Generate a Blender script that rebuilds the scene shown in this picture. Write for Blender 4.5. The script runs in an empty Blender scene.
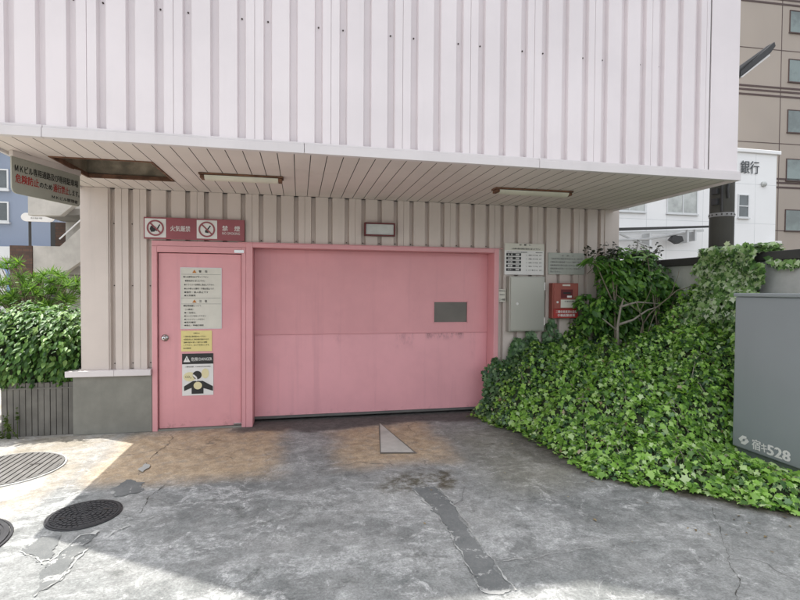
import bpy, math, random
import numpy as np
from mathutils import Matrix, Vector, noise as mnoise
random.seed(7)
rng = np.random.default_rng(11)
S = bpy.context.scene
COL = S.collection

# ------------------------------------------------------------------ camera
cam_d = bpy.data.cameras.new('camera')
cam = bpy.data.objects.new('camera', cam_d)
COL.objects.link(cam)
S.camera = cam
cam_d.sensor_width = 36.0
cam_d.lens = 484.25 / 800 * 36
cam_d.clip_start = 0.05
cam_d.clip_end = 600
YAW, PITCH, ROLL = .205755, .022359, .006535
r0 = Vector((math.cos(YAW), -math.sin(YAW), 0)); f0 = Vector((math.sin(YAW), math.cos(YAW), 0)); u0 = Vector((0, 0, 1))
f1 = f0 * math.cos(PITCH) - u0 * math.sin(PITCH); u1 = u0 * math.cos(PITCH) + f0 * math.sin(PITCH)
r2 = r0 * math.cos(ROLL) + u1 * math.sin(ROLL); u2 = u1 * math.cos(ROLL) - r0 * math.sin(ROLL)
cam.matrix_world = Matrix(((r2.x, u2.x, -f1.x, 1.5806), (r2.y, u2.y, -f1.y, -5.8143), (r2.z, u2.z, -f1.z, 1.60), (0, 0, 0, 1)))

# ------------------------------------------------------------------ daylight
SUN = Vector((-0.2434, 0.160, 1.0)).normalized()          # towards the sun, behind the building
w = bpy.data.worlds.new('World'); S.world = w; w.use_nodes = True
wn = w.node_tree; wn.nodes.clear()
sky = wn.nodes.new('ShaderNodeTexSky'); sky.sky_type = 'NISHITA'; sky.sun_disc = False
sky.sun_elevation = math.asin(SUN.z); sky.sun_rotation = math.atan2(SUN.x, SUN.y)
sky.air_density = 1.0; sky.dust_density = 3.0; sky.ozone_density = 1.0
hs = wn.nodes.new('ShaderNodeHueSaturation'); hs.inputs['Saturation'].default_value = 0.22
bg = wn.nodes.new('ShaderNodeBackground'); bg.inputs['Strength'].default_value = 0.15
wo = wn.nodes.new('ShaderNodeOutputWorld')
wn.links.new(sky.outputs[0], hs.inputs['Color']); wn.links.new(hs.outputs[0], bg.inputs[0]); wn.links.new(bg.outputs[0], wo.inputs[0])
sd = bpy.data.lights.new('sun', 'SUN'); sd.energy = 2.7; sd.angle = math.radians(0.53); sd.color = (1, .955, .89)
sun = bpy.data.objects.new('sun', sd); COL.objects.link(sun)
sun.rotation_euler = SUN.to_track_quat('Z', 'Y').to_euler(); sun.location = (0, 0, 30)
vs = S.view_settings
vs.view_transform = 'Standard'; vs.look = 'None'; vs.gamma = 1.0; vs.exposure = 1.38
S.cycles.max_bounces = 8; S.cycles.diffuse_bounces = 5; S.cycles.transparent_max_bounces = 8
S.cycles.use_denoising = True

# ------------------------------------------------------------------ node helper and materials
class T:
    def __init__(s, name):
        s.m = bpy.data.materials.new(name); s.m.use_nodes = True; s.t = s.m.node_tree; s.t.nodes.clear()
        s.out = s.n('OutputMaterial'); s.co = None
    def n(s, typ, **kw):
        nd = s.t.nodes.new('ShaderNode' + typ)
        for k, v in kw.items():
            if hasattr(nd, k) and k not in nd.inputs: setattr(nd, k, v)
            else: s.set(nd.inputs[k], v)
        return nd
    def set(s, sock, v):
        if hasattr(v, 'is_linked'): s.t.links.new(v, sock)
        elif hasattr(v, 'outputs'): s.t.links.new(v.outputs[0], sock)
        else:
            if isinstance(v, tuple) and len(v) == 3 and sock.type == 'RGBA': v = (*v, 1)
            sock.default_value = v
    def pos(s):
        if s.co is None: s.co = s.n('NewGeometry').outputs['Position']
        return s.co
    def noise(s, scale, detail=6, rough=.6, stretch=None, dist=0.0):
        v = s.pos()
        if stretch:
            mp = s.n('Mapping'); s.set(mp.inputs['Vector'], v); mp.inputs['Scale'].default_value = stretch; v = mp.outputs[0]
        nd = s.n('TexNoise', Scale=scale, Detail=detail, Roughness=rough, Distortion=dist); s.set(nd.inputs['Vector'], v)
        return nd.outputs['Fac']
    def mr(s, v, a, b, lo=0.0, hi=1.0, smooth=True):
        nd = s.n('MapRange', interpolation_type='SMOOTHSTEP' if smooth else 'LINEAR')
        for k, x in zip(('Value', 'From Min', 'From Max', 'To Min', 'To Max'), (v, a, b, lo, hi)): s.set(nd.inputs[k], x)
        return nd.outputs[0]
    def math(s, op, a, b=0.0):
        nd = s.n('Math', operation=op); s.set(nd.inputs[0], a); s.set(nd.inputs[1], b); return nd.outputs[0]
    def mix(s, f, a, b, typ='MIX'):
        nd = s.n('MixRGB', blend_type=typ); s.set(nd.inputs[0], f); s.set(nd.inputs[1], a); s.set(nd.inputs[2], b); return nd.outputs[0]
    def bsdf(s, col, rough=.6, bump=None, bs=.3, bd=.01, metal=0.0, spec=.5, coat=0.0):
        p = s.n('BsdfPrincipled'); s.set(p.inputs['Base Color'], col); s.set(p.inputs['Roughness'], rough)
        p.inputs['Metallic'].default_value = metal; p.inputs['Specular IOR Level'].default_value = spec; p.inputs['Coat Weight'].default_value = coat
        if bump is not None:
            b = s.n('Bump'); b.inputs['Strength'].default_value = bs; b.inputs['Distance'].default_value = bd
            s.set(b.inputs['Height'], bump); s.set(p.inputs['Normal'], b.outputs[0])
        s.t.links.new(p.outputs[0], s.out.inputs[0]); return p

def sc3(c, k): return tuple(min(1, x * k) for x in c)
def paint(name, c, rough=.5, var=.12, scale=3.0, streak=.0, dirt=None, bump=0.0, metal=0.0, spec=.5):
    t = T(name)
    col = t.mix(t.mr(t.noise(scale), .3, .7), sc3(c, 1 - var), sc3(c, 1 + var * .5))
    if streak: col = t.mix(t.mr(t.noise(9, 5, .65, (1, 1, .06)), .52, .78, 0, streak), col, sc3(c, .55))
    if dirt: col = t.mix(t.mr(t.noise(2.2, 8, .7), .55, .75, 0, dirt[1]), col, dirt[0])
    t.bsdf(col, rough if metal else t.mr(t.noise(scale * 4), .2, .8, rough * .85, min(1, rough * 1.15)), t.noise(scale * 25, 3) if bump else None, bump, .004, metal, spec)
    return t.m

M = {}
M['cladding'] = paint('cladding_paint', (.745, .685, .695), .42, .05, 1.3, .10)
M['cladding_low'] = paint('cladding_paint_shaded', (.60, .53, .485), .5, .07, 1.3, .22)  # same panels, warm overhang shade put into the colour, plus dirtier streaks
M['trim'] = paint('white_trim', (.65, .61, .61), .45, .05, 2, .10)
M['soffit'] = paint('soffit_paint', (.66, .60, .56), .6, .08, 1.5, 0, ((.40, .33, .27), .35))
def door_paint(name, c, stain=None):
    t = T(name); sx = t.n('SeparateXYZ'); t.set(sx.inputs[0], t.pos()); x, z = sx.outputs[0], sx.outputs[2]
    col = t.mix(t.mr(t.noise(1.2, 8, .65), .3, .7), sc3(c, .93), sc3(c, 1.04))
    col = t.mix(t.mr(t.noise(7, 6, .7, (1, 1, .05)), .52, .72, 0, .22), col, sc3(c, .62))
    col = t.mix(t.mr(t.noise(2.2, 9, .75), .55, .75, 0, .4), col, (c[0] * .88, c[1] * .86, c[2] * .86))
    wear = t.math('MULTIPLY', t.mr(z, .16, .02), t.mr(t.noise(11, 9, .8), .50, .66))
    col = t.mix(t.math('MULTIPLY', wear, .55), col, (.26, .13, .11))
    col = t.mix(t.mr(t.noise(38, 4, .7), .70, .74, 0, .5), col, (.32, .18, .16))
    if stain:
        for x0, x1, z0, z1, a in stain:
            k = t.math('MULTIPLY', t.math('MULTIPLY', t.mr(x, x0, x0 + .06), t.mr(x, x1, x1 - .06)), t.math('MULTIPLY', t.mr(z, z0, z1), t.mr(z, z1 + .02, z1)))
            col = t.mix(t.math('MULTIPLY', t.math('MULTIPLY', k, t.mr(t.noise(9, 9, .8, (1, 1, .45)), .42, .62)), a), col, (.17, .09, .09))
    t.bsdf(col, t.mr(t.noise(5), .3, .7, .36, .50), t.noise(30, 3), .06, .004); return t.m
M['pink'] = door_paint('pink_paint', (.69, .328, .352))
M['pink_frame'] = paint('pink_frame_paint', (.68, .325, .348), .45, .06, 2, .10, ((.5, .24, .24), .3))
M['pink_low'] = door_paint('pink_paint_lit_below', (.76, .375, .41), [(3.15, 3.70, .93, 1.035, .8), (2.75, 3.05, .80, 1.03, .35), (3.75, 3.86, .55, 1.03, .3), (2.0, 2.12, .86, 1.03, .25)])  # same paint, lightened: light on the lower panel is put into its colour
M['rubber'] = paint('grey_rubber', (.13, .125, .12), .8, .2, 6)
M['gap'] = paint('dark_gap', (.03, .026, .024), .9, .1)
M['screw'] = paint('rusty_screw', (.05, .035, .03), .7, .2)
M['rust'] = paint('rusted_steel', (.17, .085, .05), .85, .5, 14, 0, ((.07, .04, .028), .8), .3)
M['rust_lamp'] = paint('lamp_housing_with_rust', (.42, .37, .30), .7, .2, 14, 0, ((.16, .07, .035), 1.0), .3)
M['hatch'] = paint('hatch_inside', (.34, .29, .22), .9, .5, 6, .4, ((.26, .13, .07), .8), .3)
M['steel'] = paint('stainless_steel', (.42, .415, .375), .3, .03, .6, 0, None, 0, .55)
M['chrome'] = paint('worn_chrome', (.6, .6, .6), .25, .05, 8, 0, None, 0, 1)
M['maroon'] = paint('maroon_plastic', (.285, .075, .09), .45, .1, 4)
M['red'] = paint('red_box_paint', (.31, .085, .065), .5, .12, 8, .2)
M['red2'] = paint('bright_red_paint', (.37, .035, .03), .5, .08, 8)
M['dred'] = paint('dark_red_plastic', (.12, .012, .015), .4, .08, 8)
M['white'] = paint('white_sheet', (.72, .71, .69), .5, .05, 6)
M['cream'] = paint('cream_sheet', (.62, .60, .53), .5, .05, 6)
M['greysign'] = paint('grey_green_sheet', (.40, .42, .38), .5, .07, 6, .15)
M['hangsign'] = paint('hanging_sign_paint', (.36, .365, .31), .5, .06, 3, .12)
M['yellow'] = paint('pale_yellow_paper', (.72, .62, .26), .6, .05, 9)
M['paleyellow'] = paint('faded_yellow_ink', (.70, .63, .38), .6, .03, 9)
M['black'] = paint('black_ink', (.018, .018, .018), .5, .1, 9)
M['grey_ink'] = paint('grey_ink', (.22, .22, .21), .5, .1, 9)
M['red_ink'] = paint('red_ink', (.40, .02, .02), .5, .08, 9)
M['dark_ink'] = paint('bank_letter_metal', (.05, .055, .06), .4, .1, 2)
M['orange_ink'] = paint('orange_ink', (.45, .16, .02), .5, .08, 9)
M['frost'] = paint('frosted_cover', (.52, .54, .52), .35, .08, 12)
M['tube'] = paint('lamp_cover_plastic', (.62, .60, .50), .4, .08, 6)
M['cabinet'] = paint('grey_green_cabinet_paint', (.235, .262, .272), .38, .05, .8, .05)
M['cabinet_base'] = paint('cabinet_plinth_paint', (.14, .175, .155), .6, .15, 6)
M['cast'] = paint('cast_iron', (.050, .050, .054), .55, .2, 12, 0, ((.09, .075, .06), .5), .2, .4)
M['cast2'] = paint('worn_cast_iron', (.185, .18, .172), .5, .2, 10, 0, ((.12, .115, .105), .6), .2, .4)
M['bark'] = paint('bark', (.19, .16, .12), .9, .3, 18, 0, None, .4)
M['bark_dry'] = paint('dry_bark', (.27, .245, .205), .9, .2, 18, 0, None, .3)
M['stem'] = paint('ivy_stems_mass', (.022, .030, .012), 1, .4, 9)
M['bankwall'] = paint('bank_wall_tile', (.88, .885, .88), .5, .02, .6, .03)
M['tower'] = paint('tower_wall_tile', (.40, .345, .295), .7, .05, .3, .05)
M['towerband'] = paint('tower_groove', (.09, .06, .055), .7, .05, .3)
M['blue'] = paint('blue_wall_tile', (.225, .27, .355), .6, .06, .5, .05)
M['bluearch'] = paint('blue_arch_paint', (.22, .32, .58), .5, .05, 1)
M['alu'] = paint('aluminium', (.62, .63, .63), .4, .05, 3, 0, None, 0, .6)
M['band'] = paint('dull_steel_band', (.26, .26, .255), .5, .15, 8)
M['darkmetal'] = paint('dark_metal', (.03, .03, .03), .5, .1, 5)
M['pole'] = paint('grey_brown_pole', (.07, .068, .058), .7, .15, 3, .5)
M['orange_pot'] = paint('terracotta', (.40, .20, .13), .8, .1, 5)

def glass(name, c, rough=.05):
    t = T(name); t.bsdf(t.mix(t.mr(t.noise(.7), .35, .65), sc3(c, .7), sc3(c, 1.3)), rough, spec=.9); return t.m
M['glass'] = glass('window_glass', (.06, .075, .08)); M['glass_pale'] = glass('curtained_glass', (.38, .40, .38), .1)
M['glass_green'] = glass('tower_glass', (.13, .17, .16), .06); M['glass_dark'] = glass('garage_glass', (.085, .075, .065), .2)

def concrete(name, c, lines=None, dirt=.5, moss=None):
    t = T(name)
    col = t.mix(t.mr(t.noise(1.6, 10, .65), .3, .7), sc3(c, .78), sc3(c, 1.12))
    col = t.mix(t.mr(t.noise(5, 6, .7, (1, 1, .12)), .5, .8, 0, dirt), col, sc3(c, .5))
    if moss: col = t.mix(t.mr(t.noise(2.5, 8, .7), .48, .7, 0, .7), col, moss)
    t.bsdf(col, .85, t.noise(45, 6, .7), .35, .004, spec=.25); return t.m
M['plinth'] = concrete('rendered_concrete', (.24, .237, .21), dirt=.35)
M['conc_wall'] = concrete('boundary_concrete', (.50, .51, .49), dirt=.4, moss=(.30, .33, .23))
M['conc_stair'] = concrete('stair_concrete', (.44, .43, .40), dirt=.4)
M['conc_dark'] = concrete('stair_soffit_concrete', (.22, .215, .20), dirt=.4)
M['cap_dark'] = concrete('blackened_coping', (.055, .055, .052), dirt=.5)
M['planter'] = paint('weathered_planter_board', (.155, .148, .132), .85, .25, 5, .5, ((.10, .095, .08), .5), .3)

def brick():
    t = T('brown_brick'); b = t.n('TexBrick')
    mp = t.n('Mapping'); t.set(mp.inputs['Vector'], t.pos()); mp.inputs['Rotation'].default_value = (math.radians(90), 0, 0)
    t.set(b.inputs['Vector'], mp.outputs[0]); b.inputs['Scale'].default_value = 4.5
    for k, c in (('Color1', (.105, .06, .043)), ('Color2', (.065, .04, .03)), ('Mortar', (.05, .043, .04))): t.set(b.inputs[k], c)
    b.inputs['Mortar Size'].default_value = .02
    t.bsdf(b.outputs['Color'], .85); return t.m
M['brick'] = brick()

def leafmat(name, cols, trans=.3, rough=.45):
    t = T(name); g = t.n('NewGeometry'); r = t.n('ValToRGB'); e = r.color_ramp.elements
    t.set(r.inputs[0], g.outputs['Random Per Island'])
    while len(e) < len(cols): e.new(.5)
    for i, c in enumerate(cols): e[i].position = i / (len(cols) - 1); e[i].color = (*c, 1)
    p = t.bsdf(r.outputs[0], rough, spec=.4)
    tr = t.n('BsdfTranslucent'); t.set(tr.inputs[0], t.mix(1, r.outputs[0], (1.2, 1.3, .5), 'MULTIPLY'))
    mx = t.n('MixShader'); mx.inputs[0].default_value = trans
    t.t.links.new(p.outputs[0], mx.inputs[1]); t.t.links.new(tr.outputs[0], mx.inputs[2]); t.t.links.new(mx.outputs[0], t.out.inputs[0])
    return t.m
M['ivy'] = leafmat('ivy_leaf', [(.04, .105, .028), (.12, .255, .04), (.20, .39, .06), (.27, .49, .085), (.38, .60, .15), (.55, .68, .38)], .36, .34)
M['ivy_dark'] = leafmat('shaded_ivy_leaf', [(.025, .065, .03), (.06, .135, .05), (.11, .21, .085), (.24, .36, .20)], .25, .34)  # darker leaves; shade near the wall is partly put into this colour
M['ivy_pale'] = leafmat('wall_ivy_leaf', [(.03, .075, .022), (.09, .19, .05), (.18, .32, .09), (.34, .47, .22), (.52, .58, .44)], .28, .34)
M['shrub'] = leafmat('shrub_leaf', [(.025, .065, .018), (.06, .16, .035), (.13, .28, .05), (.24, .44, .09)], .38, .34)
M['purple'] = leafmat('dark_sprig_leaf', [(.02, .02, .02), (.03, .04, .025), (.05, .06, .035)])
M['bigleaf'] = leafmat('broad_shiny_leaf', [(.05, .14, .025), (.11, .26, .04), (.20, .40, .07)], .38, .3)
M['hedge'] = leafmat('hedge_leaf', [(.018, .055, .012), (.04, .11, .02), (.07, .165, .03), (.11, .22, .045), (.18, .28, .075)], .25, .45)
M['pine'] = leafmat('needle_leaf', [(.05, .12, .02), (.11, .22, .04), (.20, .34, .07)], .4)
M['dry'] = leafmat('dry_leaf', [(.12, .08, .04), (.25, .19, .10), (.40, .36, .26)], .1, .7)
M['weed'] = leafmat('weed_leaf', [(.05, .09, .02), (.12, .16, .04)], .3)

# ground: cement apron with surface stains, and sunlight painted into its left side
def ground_mat():
    t = T('stained_concrete_apron')
    sx = t.n('SeparateXYZ'); t.set(sx.inputs[0], t.pos()); x, y = sx.outputs[0], sx.outputs[1]
    nz = t.noise(1.7, 8, .65); n2 = t.noise(.8, 5, .6)
    dx = t.math('ADD', x, t.math('MULTIPLY', t.math('SUBTRACT', nz, .5), .55))
    dy = t.math('ADD', y, t.math('MULTIPLY', t.math('SUBTRACT', n2, .5), .7))
    col = t.mix(t.mr(t.noise(.9, 9, .68, dist=.6), .35, .68), (.17, .18, .178), (.285, .292, .286))
    # trowelled lighter cement scum, in cross-drive streaks and blotches
    sp = t.mr(t.noise(34, 8, .8), .40, .60, .25, 1)
    col = t.mix(t.math('MULTIPLY', t.mr(t.noise(1.5, 12, .74, (1, 1.9, 1), .8), .49, .60, 0, .85), sp), col, (.43, .44, .435))
    col = t.mix(t.mr(t.noise(.55, 6, .6), .50, .62, 0, .55), col, (.34, .345, .335))
    col = t.mix(t.math('MULTIPLY', t.mr(t.noise(3.3, 12, .8, None, 1.2), .54, .62, 0, .9), sp), col, (.54, .545, .54))
    col = t.mix(t.mr(t.noise(2.1, 12, .78, (1, 1.3, 1), .7), .54, .66, 0, .7), col, (.105, .11, .105))
    def box(x0, x1, y0, y1, e=.14):
        a = t.math('MULTIPLY', t.mr(dx, x0 - e, x0 + e), t.mr(dx, x1 + e, x1 - e))
        b = t.math('MULTIPLY', t.mr(dy, y0 - e, y0 + e), t.mr(dy, y1 + e, y1 - e)); return t.math('MULTIPLY', a, b)
    # silt stains left by the doorway drips
    tan = t.math('ADD', box(-.2, 1.40, -1.55, -.05, .2), box(1.95, 3.05, -1.5, -.22, .2), )
    tancol = t.mix(t.mr(t.noise(6, 10, .7), .3, .7), (.40, .30, .195), (.53, .42, .29))
    tan2 = t.math('MULTIPLY', tan, t.mr(t.noise(9, 10, .8), .34, .52, .5, .96))
    col = t.mix(tan2, col, tancol)
    tan3 = t.math('MULTIPLY', box(3.2, 4.05, -2.2, -.5, .3), .35); col = t.mix(tan3, col, (.22, .20, .12))
    # dark band along the threshold, moss spot by the strip
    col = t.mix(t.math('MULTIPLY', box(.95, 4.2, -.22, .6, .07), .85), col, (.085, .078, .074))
    col = t.mix(t.math('MULTIPLY', t.math('MULTIPLY', box(2.3, 2.9, -2.1, -1.75, .1), t.mr(t.noise(7, 9, .75), .4, .6)), .9), col, (.07, .06, .035))
    # paler ground left of the doorway: sunlight put into the colour
    pale = t.mr(dx, -.25, -.42); palec = t.mix(t.mr(t.noise(1.8, 10, .72, None, .8), .36, .62), (.27, .245, .20), (.40, .39, .37))
    palec = t.mix(t.mr(t.noise(1.1, 5, .6), .56, .68, 0, .6), palec, (.36, .27, .165))
    col = t.mix(pale, col, palec)
    # soil beyond the ivy, street beyond the apron
    col = t.mix(t.math('MULTIPLY', t.mr(t.math('ADD', dx, t.math('MULTIPLY', dy, .9)), 2.05, 2.25), t.mr(x, 3.5, 4.2)), col, t.mix(t.mr(t.noise(14, 8, .8), .35, .7), (.035, .03, .024), (.10, .09, .075)))
    # hairline cracks
    def crack(scale, w, amt, lo):
        mp = t.n('VectorMath', operation='ADD'); t.set(mp.inputs[0], t.pos())
        nn = t.n('TexNoise', Scale=3.0, Detail=6.0); t.set(nn.inputs['Vector'], t.pos())
        ml = t.n('VectorMath', operation='SCALE'); t.set(ml.inputs[0], nn.outputs['Color']); ml.inputs['Scale'].default_value = .35
        t.set(mp.inputs[1], ml.outputs[0])
        v = t.n('TexVoronoi', feature='DISTANCE_TO_EDGE', Scale=scale); t.set(v.inputs['Vector'], mp.outputs[0])
        return t.math('MULTIPLY', t.mr(v.outputs['Distance'], 0, w, amt, 0), t.mr(t.noise(.6, 3), lo, lo + .1))
    cr = crack(.55, .006, .5, .50)
    col = t.mix(cr, col, (.05, .05, .05))
    col = t.mix(.8, col, t.mix(t.mr(t.noise(11, 10, .75, None, .5), .36, .64), (.74, .74, .74), (1.22, 1.22, 1.22)), 'MULTIPLY')
    # fine grain and pits
    g = t.noise(70, 6, .8); col = t.mix(.55, col, t.mix(t.mr(g, .3, .72), (.42, .42, .42), (1.45, 1.45, 1.45)), 'MULTIPLY')
    col = t.mix(t.mr(t.noise(24, 5, .7), .64, .70, 0, .55), col, (.06, .06, .06))
    h = t.math('SUBTRACT', t.math('ADD', t.math('MULTIPLY', t.noise(8, 8, .7), .6), t.math('MULTIPLY', g, .5)), t.math('MULTIPLY', cr, 1.0))
    t.bsdf(col, t.mr(nz, .3, .7, .62, .9), h, .5, .012, spec=.3)
    return t.m
M['ground'] = ground_mat()
def asphalt(name, a, b, spots=False):
    t = T(name); g = t.noise(90, 5, .8)
    col = t.mix(t.mr(t.noise(3.5, 9, .7), .35, .7), a, b); col = t.mix(t.mr(g, .5, .75, 0, .45), col, sc3(b, 1.7))
    if spots: col = t.mix(t.mr(t.noise(6.5, 10, .7, None, .4), .555, .59), col, (.36, .365, .355))
    t.bsdf(col, .8, g, .5, .006, spec=.3); return t.m
M['patch'] = asphalt('dark_patch_mortar', (.12, .127, .127), (.18, .187, .185), True)
M['road'] = asphalt('street_asphalt', (.05, .05, .052), (.08, .08, .08))
M['triangle'] = concrete('worn_pale_marking', (.50, .49, .45), dirt=.5)
M['lightline'] = concrete('pale_cement_seam', (.40, .405, .39), dirt=.4)
M['edge'] = concrete('triangle_edge', (.19, .175, .15), dirt=.3)
M['crack'] = paint('dirt_filled_crack', (.07, .068, .062), .9, .4, 20)

# ------------------------------------------------------------------ mesh helpers
class MB:
    def __init__(s): s.v = []; s.f = []; s.mi = []
    def add(s, vs, fs, mi=0):
        o = len(s.v); s.v += [tuple(p) for p in vs]; s.f += [tuple(i + o for i in f) for f in fs]; s.mi += [mi] * len(fs); return s
    def box(s, x0, x1, y0, y1, z0, z1, mi=0):
        return s.add([(x0, y0, z0), (x1, y0, z0), (x1, y1, z0), (x0, y1, z0), (x0, y0, z1), (x1, y0, z1), (x1, y1, z1), (x0, y1, z1)],
                     [(0, 3, 2, 1), (4, 5, 6, 7), (0, 1, 5, 4), (1, 2, 6, 5), (2, 3, 7, 6), (3, 0, 4, 7)], mi)
    def prism(s, pts, fn, t, mi=0):                     # 2-D outline (counter-clockwise) through fn(u, v, w), w from 0 to t
        n = len(pts); a = [fn(u, v, 0) for u, v in pts]; b = [fn(u, v, t) for u, v in pts]
        return s.add(a + b, [tuple(range(n - 1, -1, -1)), tuple(range(n, 2 * n))] + [(i, (i + 1) % n, n + (i + 1) % n, n + i) for i in range(n)], mi)
    def poly(s, pts, fn, mi=0): return s.add([fn(u, v, 0) for u, v in pts], [tuple(range(len(pts)))], mi)
    def ring(s, cx, cy, ro, ri, fn, n=28, mi=0):
        a = [(math.cos(2 * math.pi * i / n), math.sin(2 * math.pi * i / n)) for i in range(n)]
        return s.add([fn(cx + ro * c, cy + ro * d, 0) for c, d in a] + [fn(cx + ri * c, cy + ri * d, 0) for c, d in a],
                     [(i, (i + 1) % n, n + (i + 1) % n, n + i) for i in range(n)], mi)
    def disc(s, cx, cy, r, fn, n=20, mi=0):
        return s.poly([(cx + r * math.cos(2 * math.pi * i / n), cy + r * math.sin(2 * math.pi * i / n)) for i in range(n)], fn, mi)
    def tube(s, pts, rad, n=8, mi=0, cap=True):
        pts = [Vector(p) for p in pts]; rad = rad if isinstance(rad, (list, tuple)) else [rad] * len(pts); o = []
        up = Vector((.13, .27, 1)).normalized()
        for i, p in enumerate(pts):
            d = (pts[min(i + 1, len(pts) - 1)] - pts[max(i - 1, 0)]).normalized()
            a = d.cross(up); a = a.normalized() if a.length > 1e-4 else Vector((1, 0, 0)); b = d.cross(a)
            o += [p + (a * math.cos(2 * math.pi * k / n) + b * math.sin(2 * math.pi * k / n)) * rad[i] for k in range(n)]
        fs = [(i * n + k, i * n + (k + 1) % n, (i + 1) * n + (k + 1) % n, (i + 1) * n + k) for i in range(len(pts) - 1) for k in range(n)]
        if cap: fs += [tuple(range(n - 1, -1, -1)), tuple(range((len(pts) - 1) * n, len(pts) * n))]
        return s.add(o, fs, mi)

def wloc(o):
    p = Vector((0, 0, 0))
    while o: p += o.location; o = o.parent
    return p
def tag(o, label=None, cat=None, group=None, kind=None):
    for k, v in (('label', label), ('category', cat), ('group', group), ('kind', kind)):
        if v: o[k] = v
    return o
def thing(name, loc, label, cat, group=None):
    o = bpy.data.objects.new(name, None); COL.objects.link(o); o.location = loc; o.empty_display_size = .2
    return tag(o, label, cat, group)
def link(name, me, parent=None, origin=None):
    o = bpy.data.objects.new(name, me); COL.objects.link(o)
    if parent is not None: o.parent = parent; base = wloc(parent)
    else:
        if origin is None:
            n = len(me.vertices); c = np.empty(n * 3, dtype=np.float32); me.vertices.foreach_get('co', c); c = c.reshape(-1, 3)
            origin = ((c[:, 0].min() + c[:, 0].max()) / 2, (c[:, 1].min() + c[:, 1].max()) / 2, c[:, 2].min())
        base = Vector([float(q) for q in origin]); o.location = base
    me.transform(Matrix.Translation(-base)); return o
def obj(name, mb, mats, parent=None, bev=0, smooth=False, origin=None):
    me = bpy.data.meshes.new(name); me.from_pydata(mb.v, [], mb.f)
    for m in (mats if isinstance(mats, (list, tuple)) else [mats]): me.materials.append(M[m] if isinstance(m, str) else m)
    me.polygons.foreach_set('material_index', mb.mi); me.update()
    if smooth: me.polygons.foreach_set('use_smooth', [True] * len(me.polygons))
    o = link(name, me, parent, origin)
    if bev:
        b = o.modifiers.new('bevel', 'BEVEL'); b.width = bev; b.segments = 2; b.limit_method = 'ANGLE'; b.angle_limit = math.radians(40)
    return o
def B(*a): return MB().box(*a)
def struct(o): o['kind'] = 'structure'; return o

_font = {}
def text(mb, body, fn, x, y, w, h, mi=0, bold=0.0):     # lettering as flat faces scaled into the box (x, y, w, h)
    key = body
    if key not in _font:
        cu = bpy.data.curves.new('t', 'FONT'); cu.body = body; cu.size = 1; cu.resolution_u = 2; cu.fill_mode = 'BOTH'
        o = bpy.data.objects.new('t', cu); COL.objects.link(o)
        dg = bpy.context.evaluated_depsgraph_get(); me = bpy.data.meshes.new_from_object(o.evaluated_get(dg))
        _font[key] = ([v.co.copy() for v in me.vertices], [tuple(p.vertices) for p in me.polygons])
        bpy.data.objects.remove(o); bpy.data.curves.remove(cu); bpy.data.meshes.remove(me)
    V, Fc = _font[key]
    if not V: return mb
    x0 = min(v.x for v in V); x1 = max(v.x for v in V); y0 = min(v.y for v in V); y1 = max(v.y for v in V)
    sx, sz = w / (x1 - x0), h / max(1e-6, y1 - y0); b = bold * 1.3 * sx
    for k, (ox, oz) in enumerate(((-b, 0), (b, 0), (0, b * .6)) if bold else ((0, 0),)):
        mb.add([fn(x + ox + (v.x - x0) * sx, y + oz + (v.y - y0) * sz, k * .0004) for v in V], Fc, mi)
    return mb
def letter(parent, mat, body, fn, x, y, w, h, bold=0.0): return obj('lettering', text(MB(), body, fn, x, y, w, h, 0, bold), mat, parent)
def front(y): return lambda u, v, w: (u, y - w, v)      # a face that looks towards the street
def ground_fn(z): return lambda u, v, w: (u, v, z + w)

# ------------------------------------------------------------------ ground, street
gm = MB(); xs = [-120, -12, -4, 0, 4, 8, 14, 120]; ys = [-120, -20, -7.4, -3, 0, 4, 20, 120]
gm.add([(x, y, 0) for y in ys for x in xs], [(j * 8 + i, j * 8 + i + 1, j * 8 + i + 9, j * 8 + i + 8) for j in range(7) for i in range(7)])
g = struct(obj('ground', gm, 'ground', origin=(0, 0, 0)))
struct(obj('road', MB().add([(-120, -40, .004), (120, -40, .004), (120, -8.2, .004), (-120, -8.2, .004)], [(0, 1, 2, 3)]), 'road', origin=(0, -20, .004)))

def rough_poly(pts, amp=.012, step=.05):
    o = []
    for i, (x, y) in enumerate(pts):
        a, b = pts[(i + 1) % len(pts)]; n = max(1, int(math.hypot(a - x, b - y) / step))
        for k in range(n):
            px, py = x + (a - x) * k / n, y + (b - y) * k / n
            o.append((px + amp * 2 * mnoise.noise((px * 9, py * 9, 1)) + amp * 1.3 * mnoise.noise((px * 27, py * 27, 1)) + amp * .8 * mnoise.noise((px * 70, py * 70, 5)), py + amp * 2 * mnoise.noise((px * 9, py * 9, 7)) + amp * 1.3 * mnoise.noise((px * 27, py * 27, 7)) + amp * .8 * mnoise.noise((px * 70, py * 70, 3))))
    return o
def ccw(p):
    a = sum(p[i][0] * p[(i + 1) % len(p)][1] - p[(i + 1) % len(p)][0] * p[i][1] for i in range(len(p))); return p if a > 0 else p[::-1]
def patch(name, pts, mat, z, amp=.017, step=.02): return struct(obj(name, MB().poly(ccw(rough_poly(pts, amp, step)), ground_fn(z)), mat))
patch('ground_strip', [(2.46, -2.05), (2.52, -2.32), (2.555, -2.76), (2.535, -3.46), (2.69, -3.46), (2.69, -3.3), (2.68, -3.02), (2.70, -2.36), (2.66, -2.05)], 'patch', .004)
patch('ground_piece', [(0.18, -1.78), (0.14, -1.63), (0.17, -1.46), (0.33, -1.53), (0.37, -1.71), (0.28, -1.78)], 'patch', .004)
patch('ground_piece', [(-0.07, -2.5), (-0.04, -2.34), (0.10, -2.385), (0.15, -2.69), (0.06, -2.62)], 'patch', .004)
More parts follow.
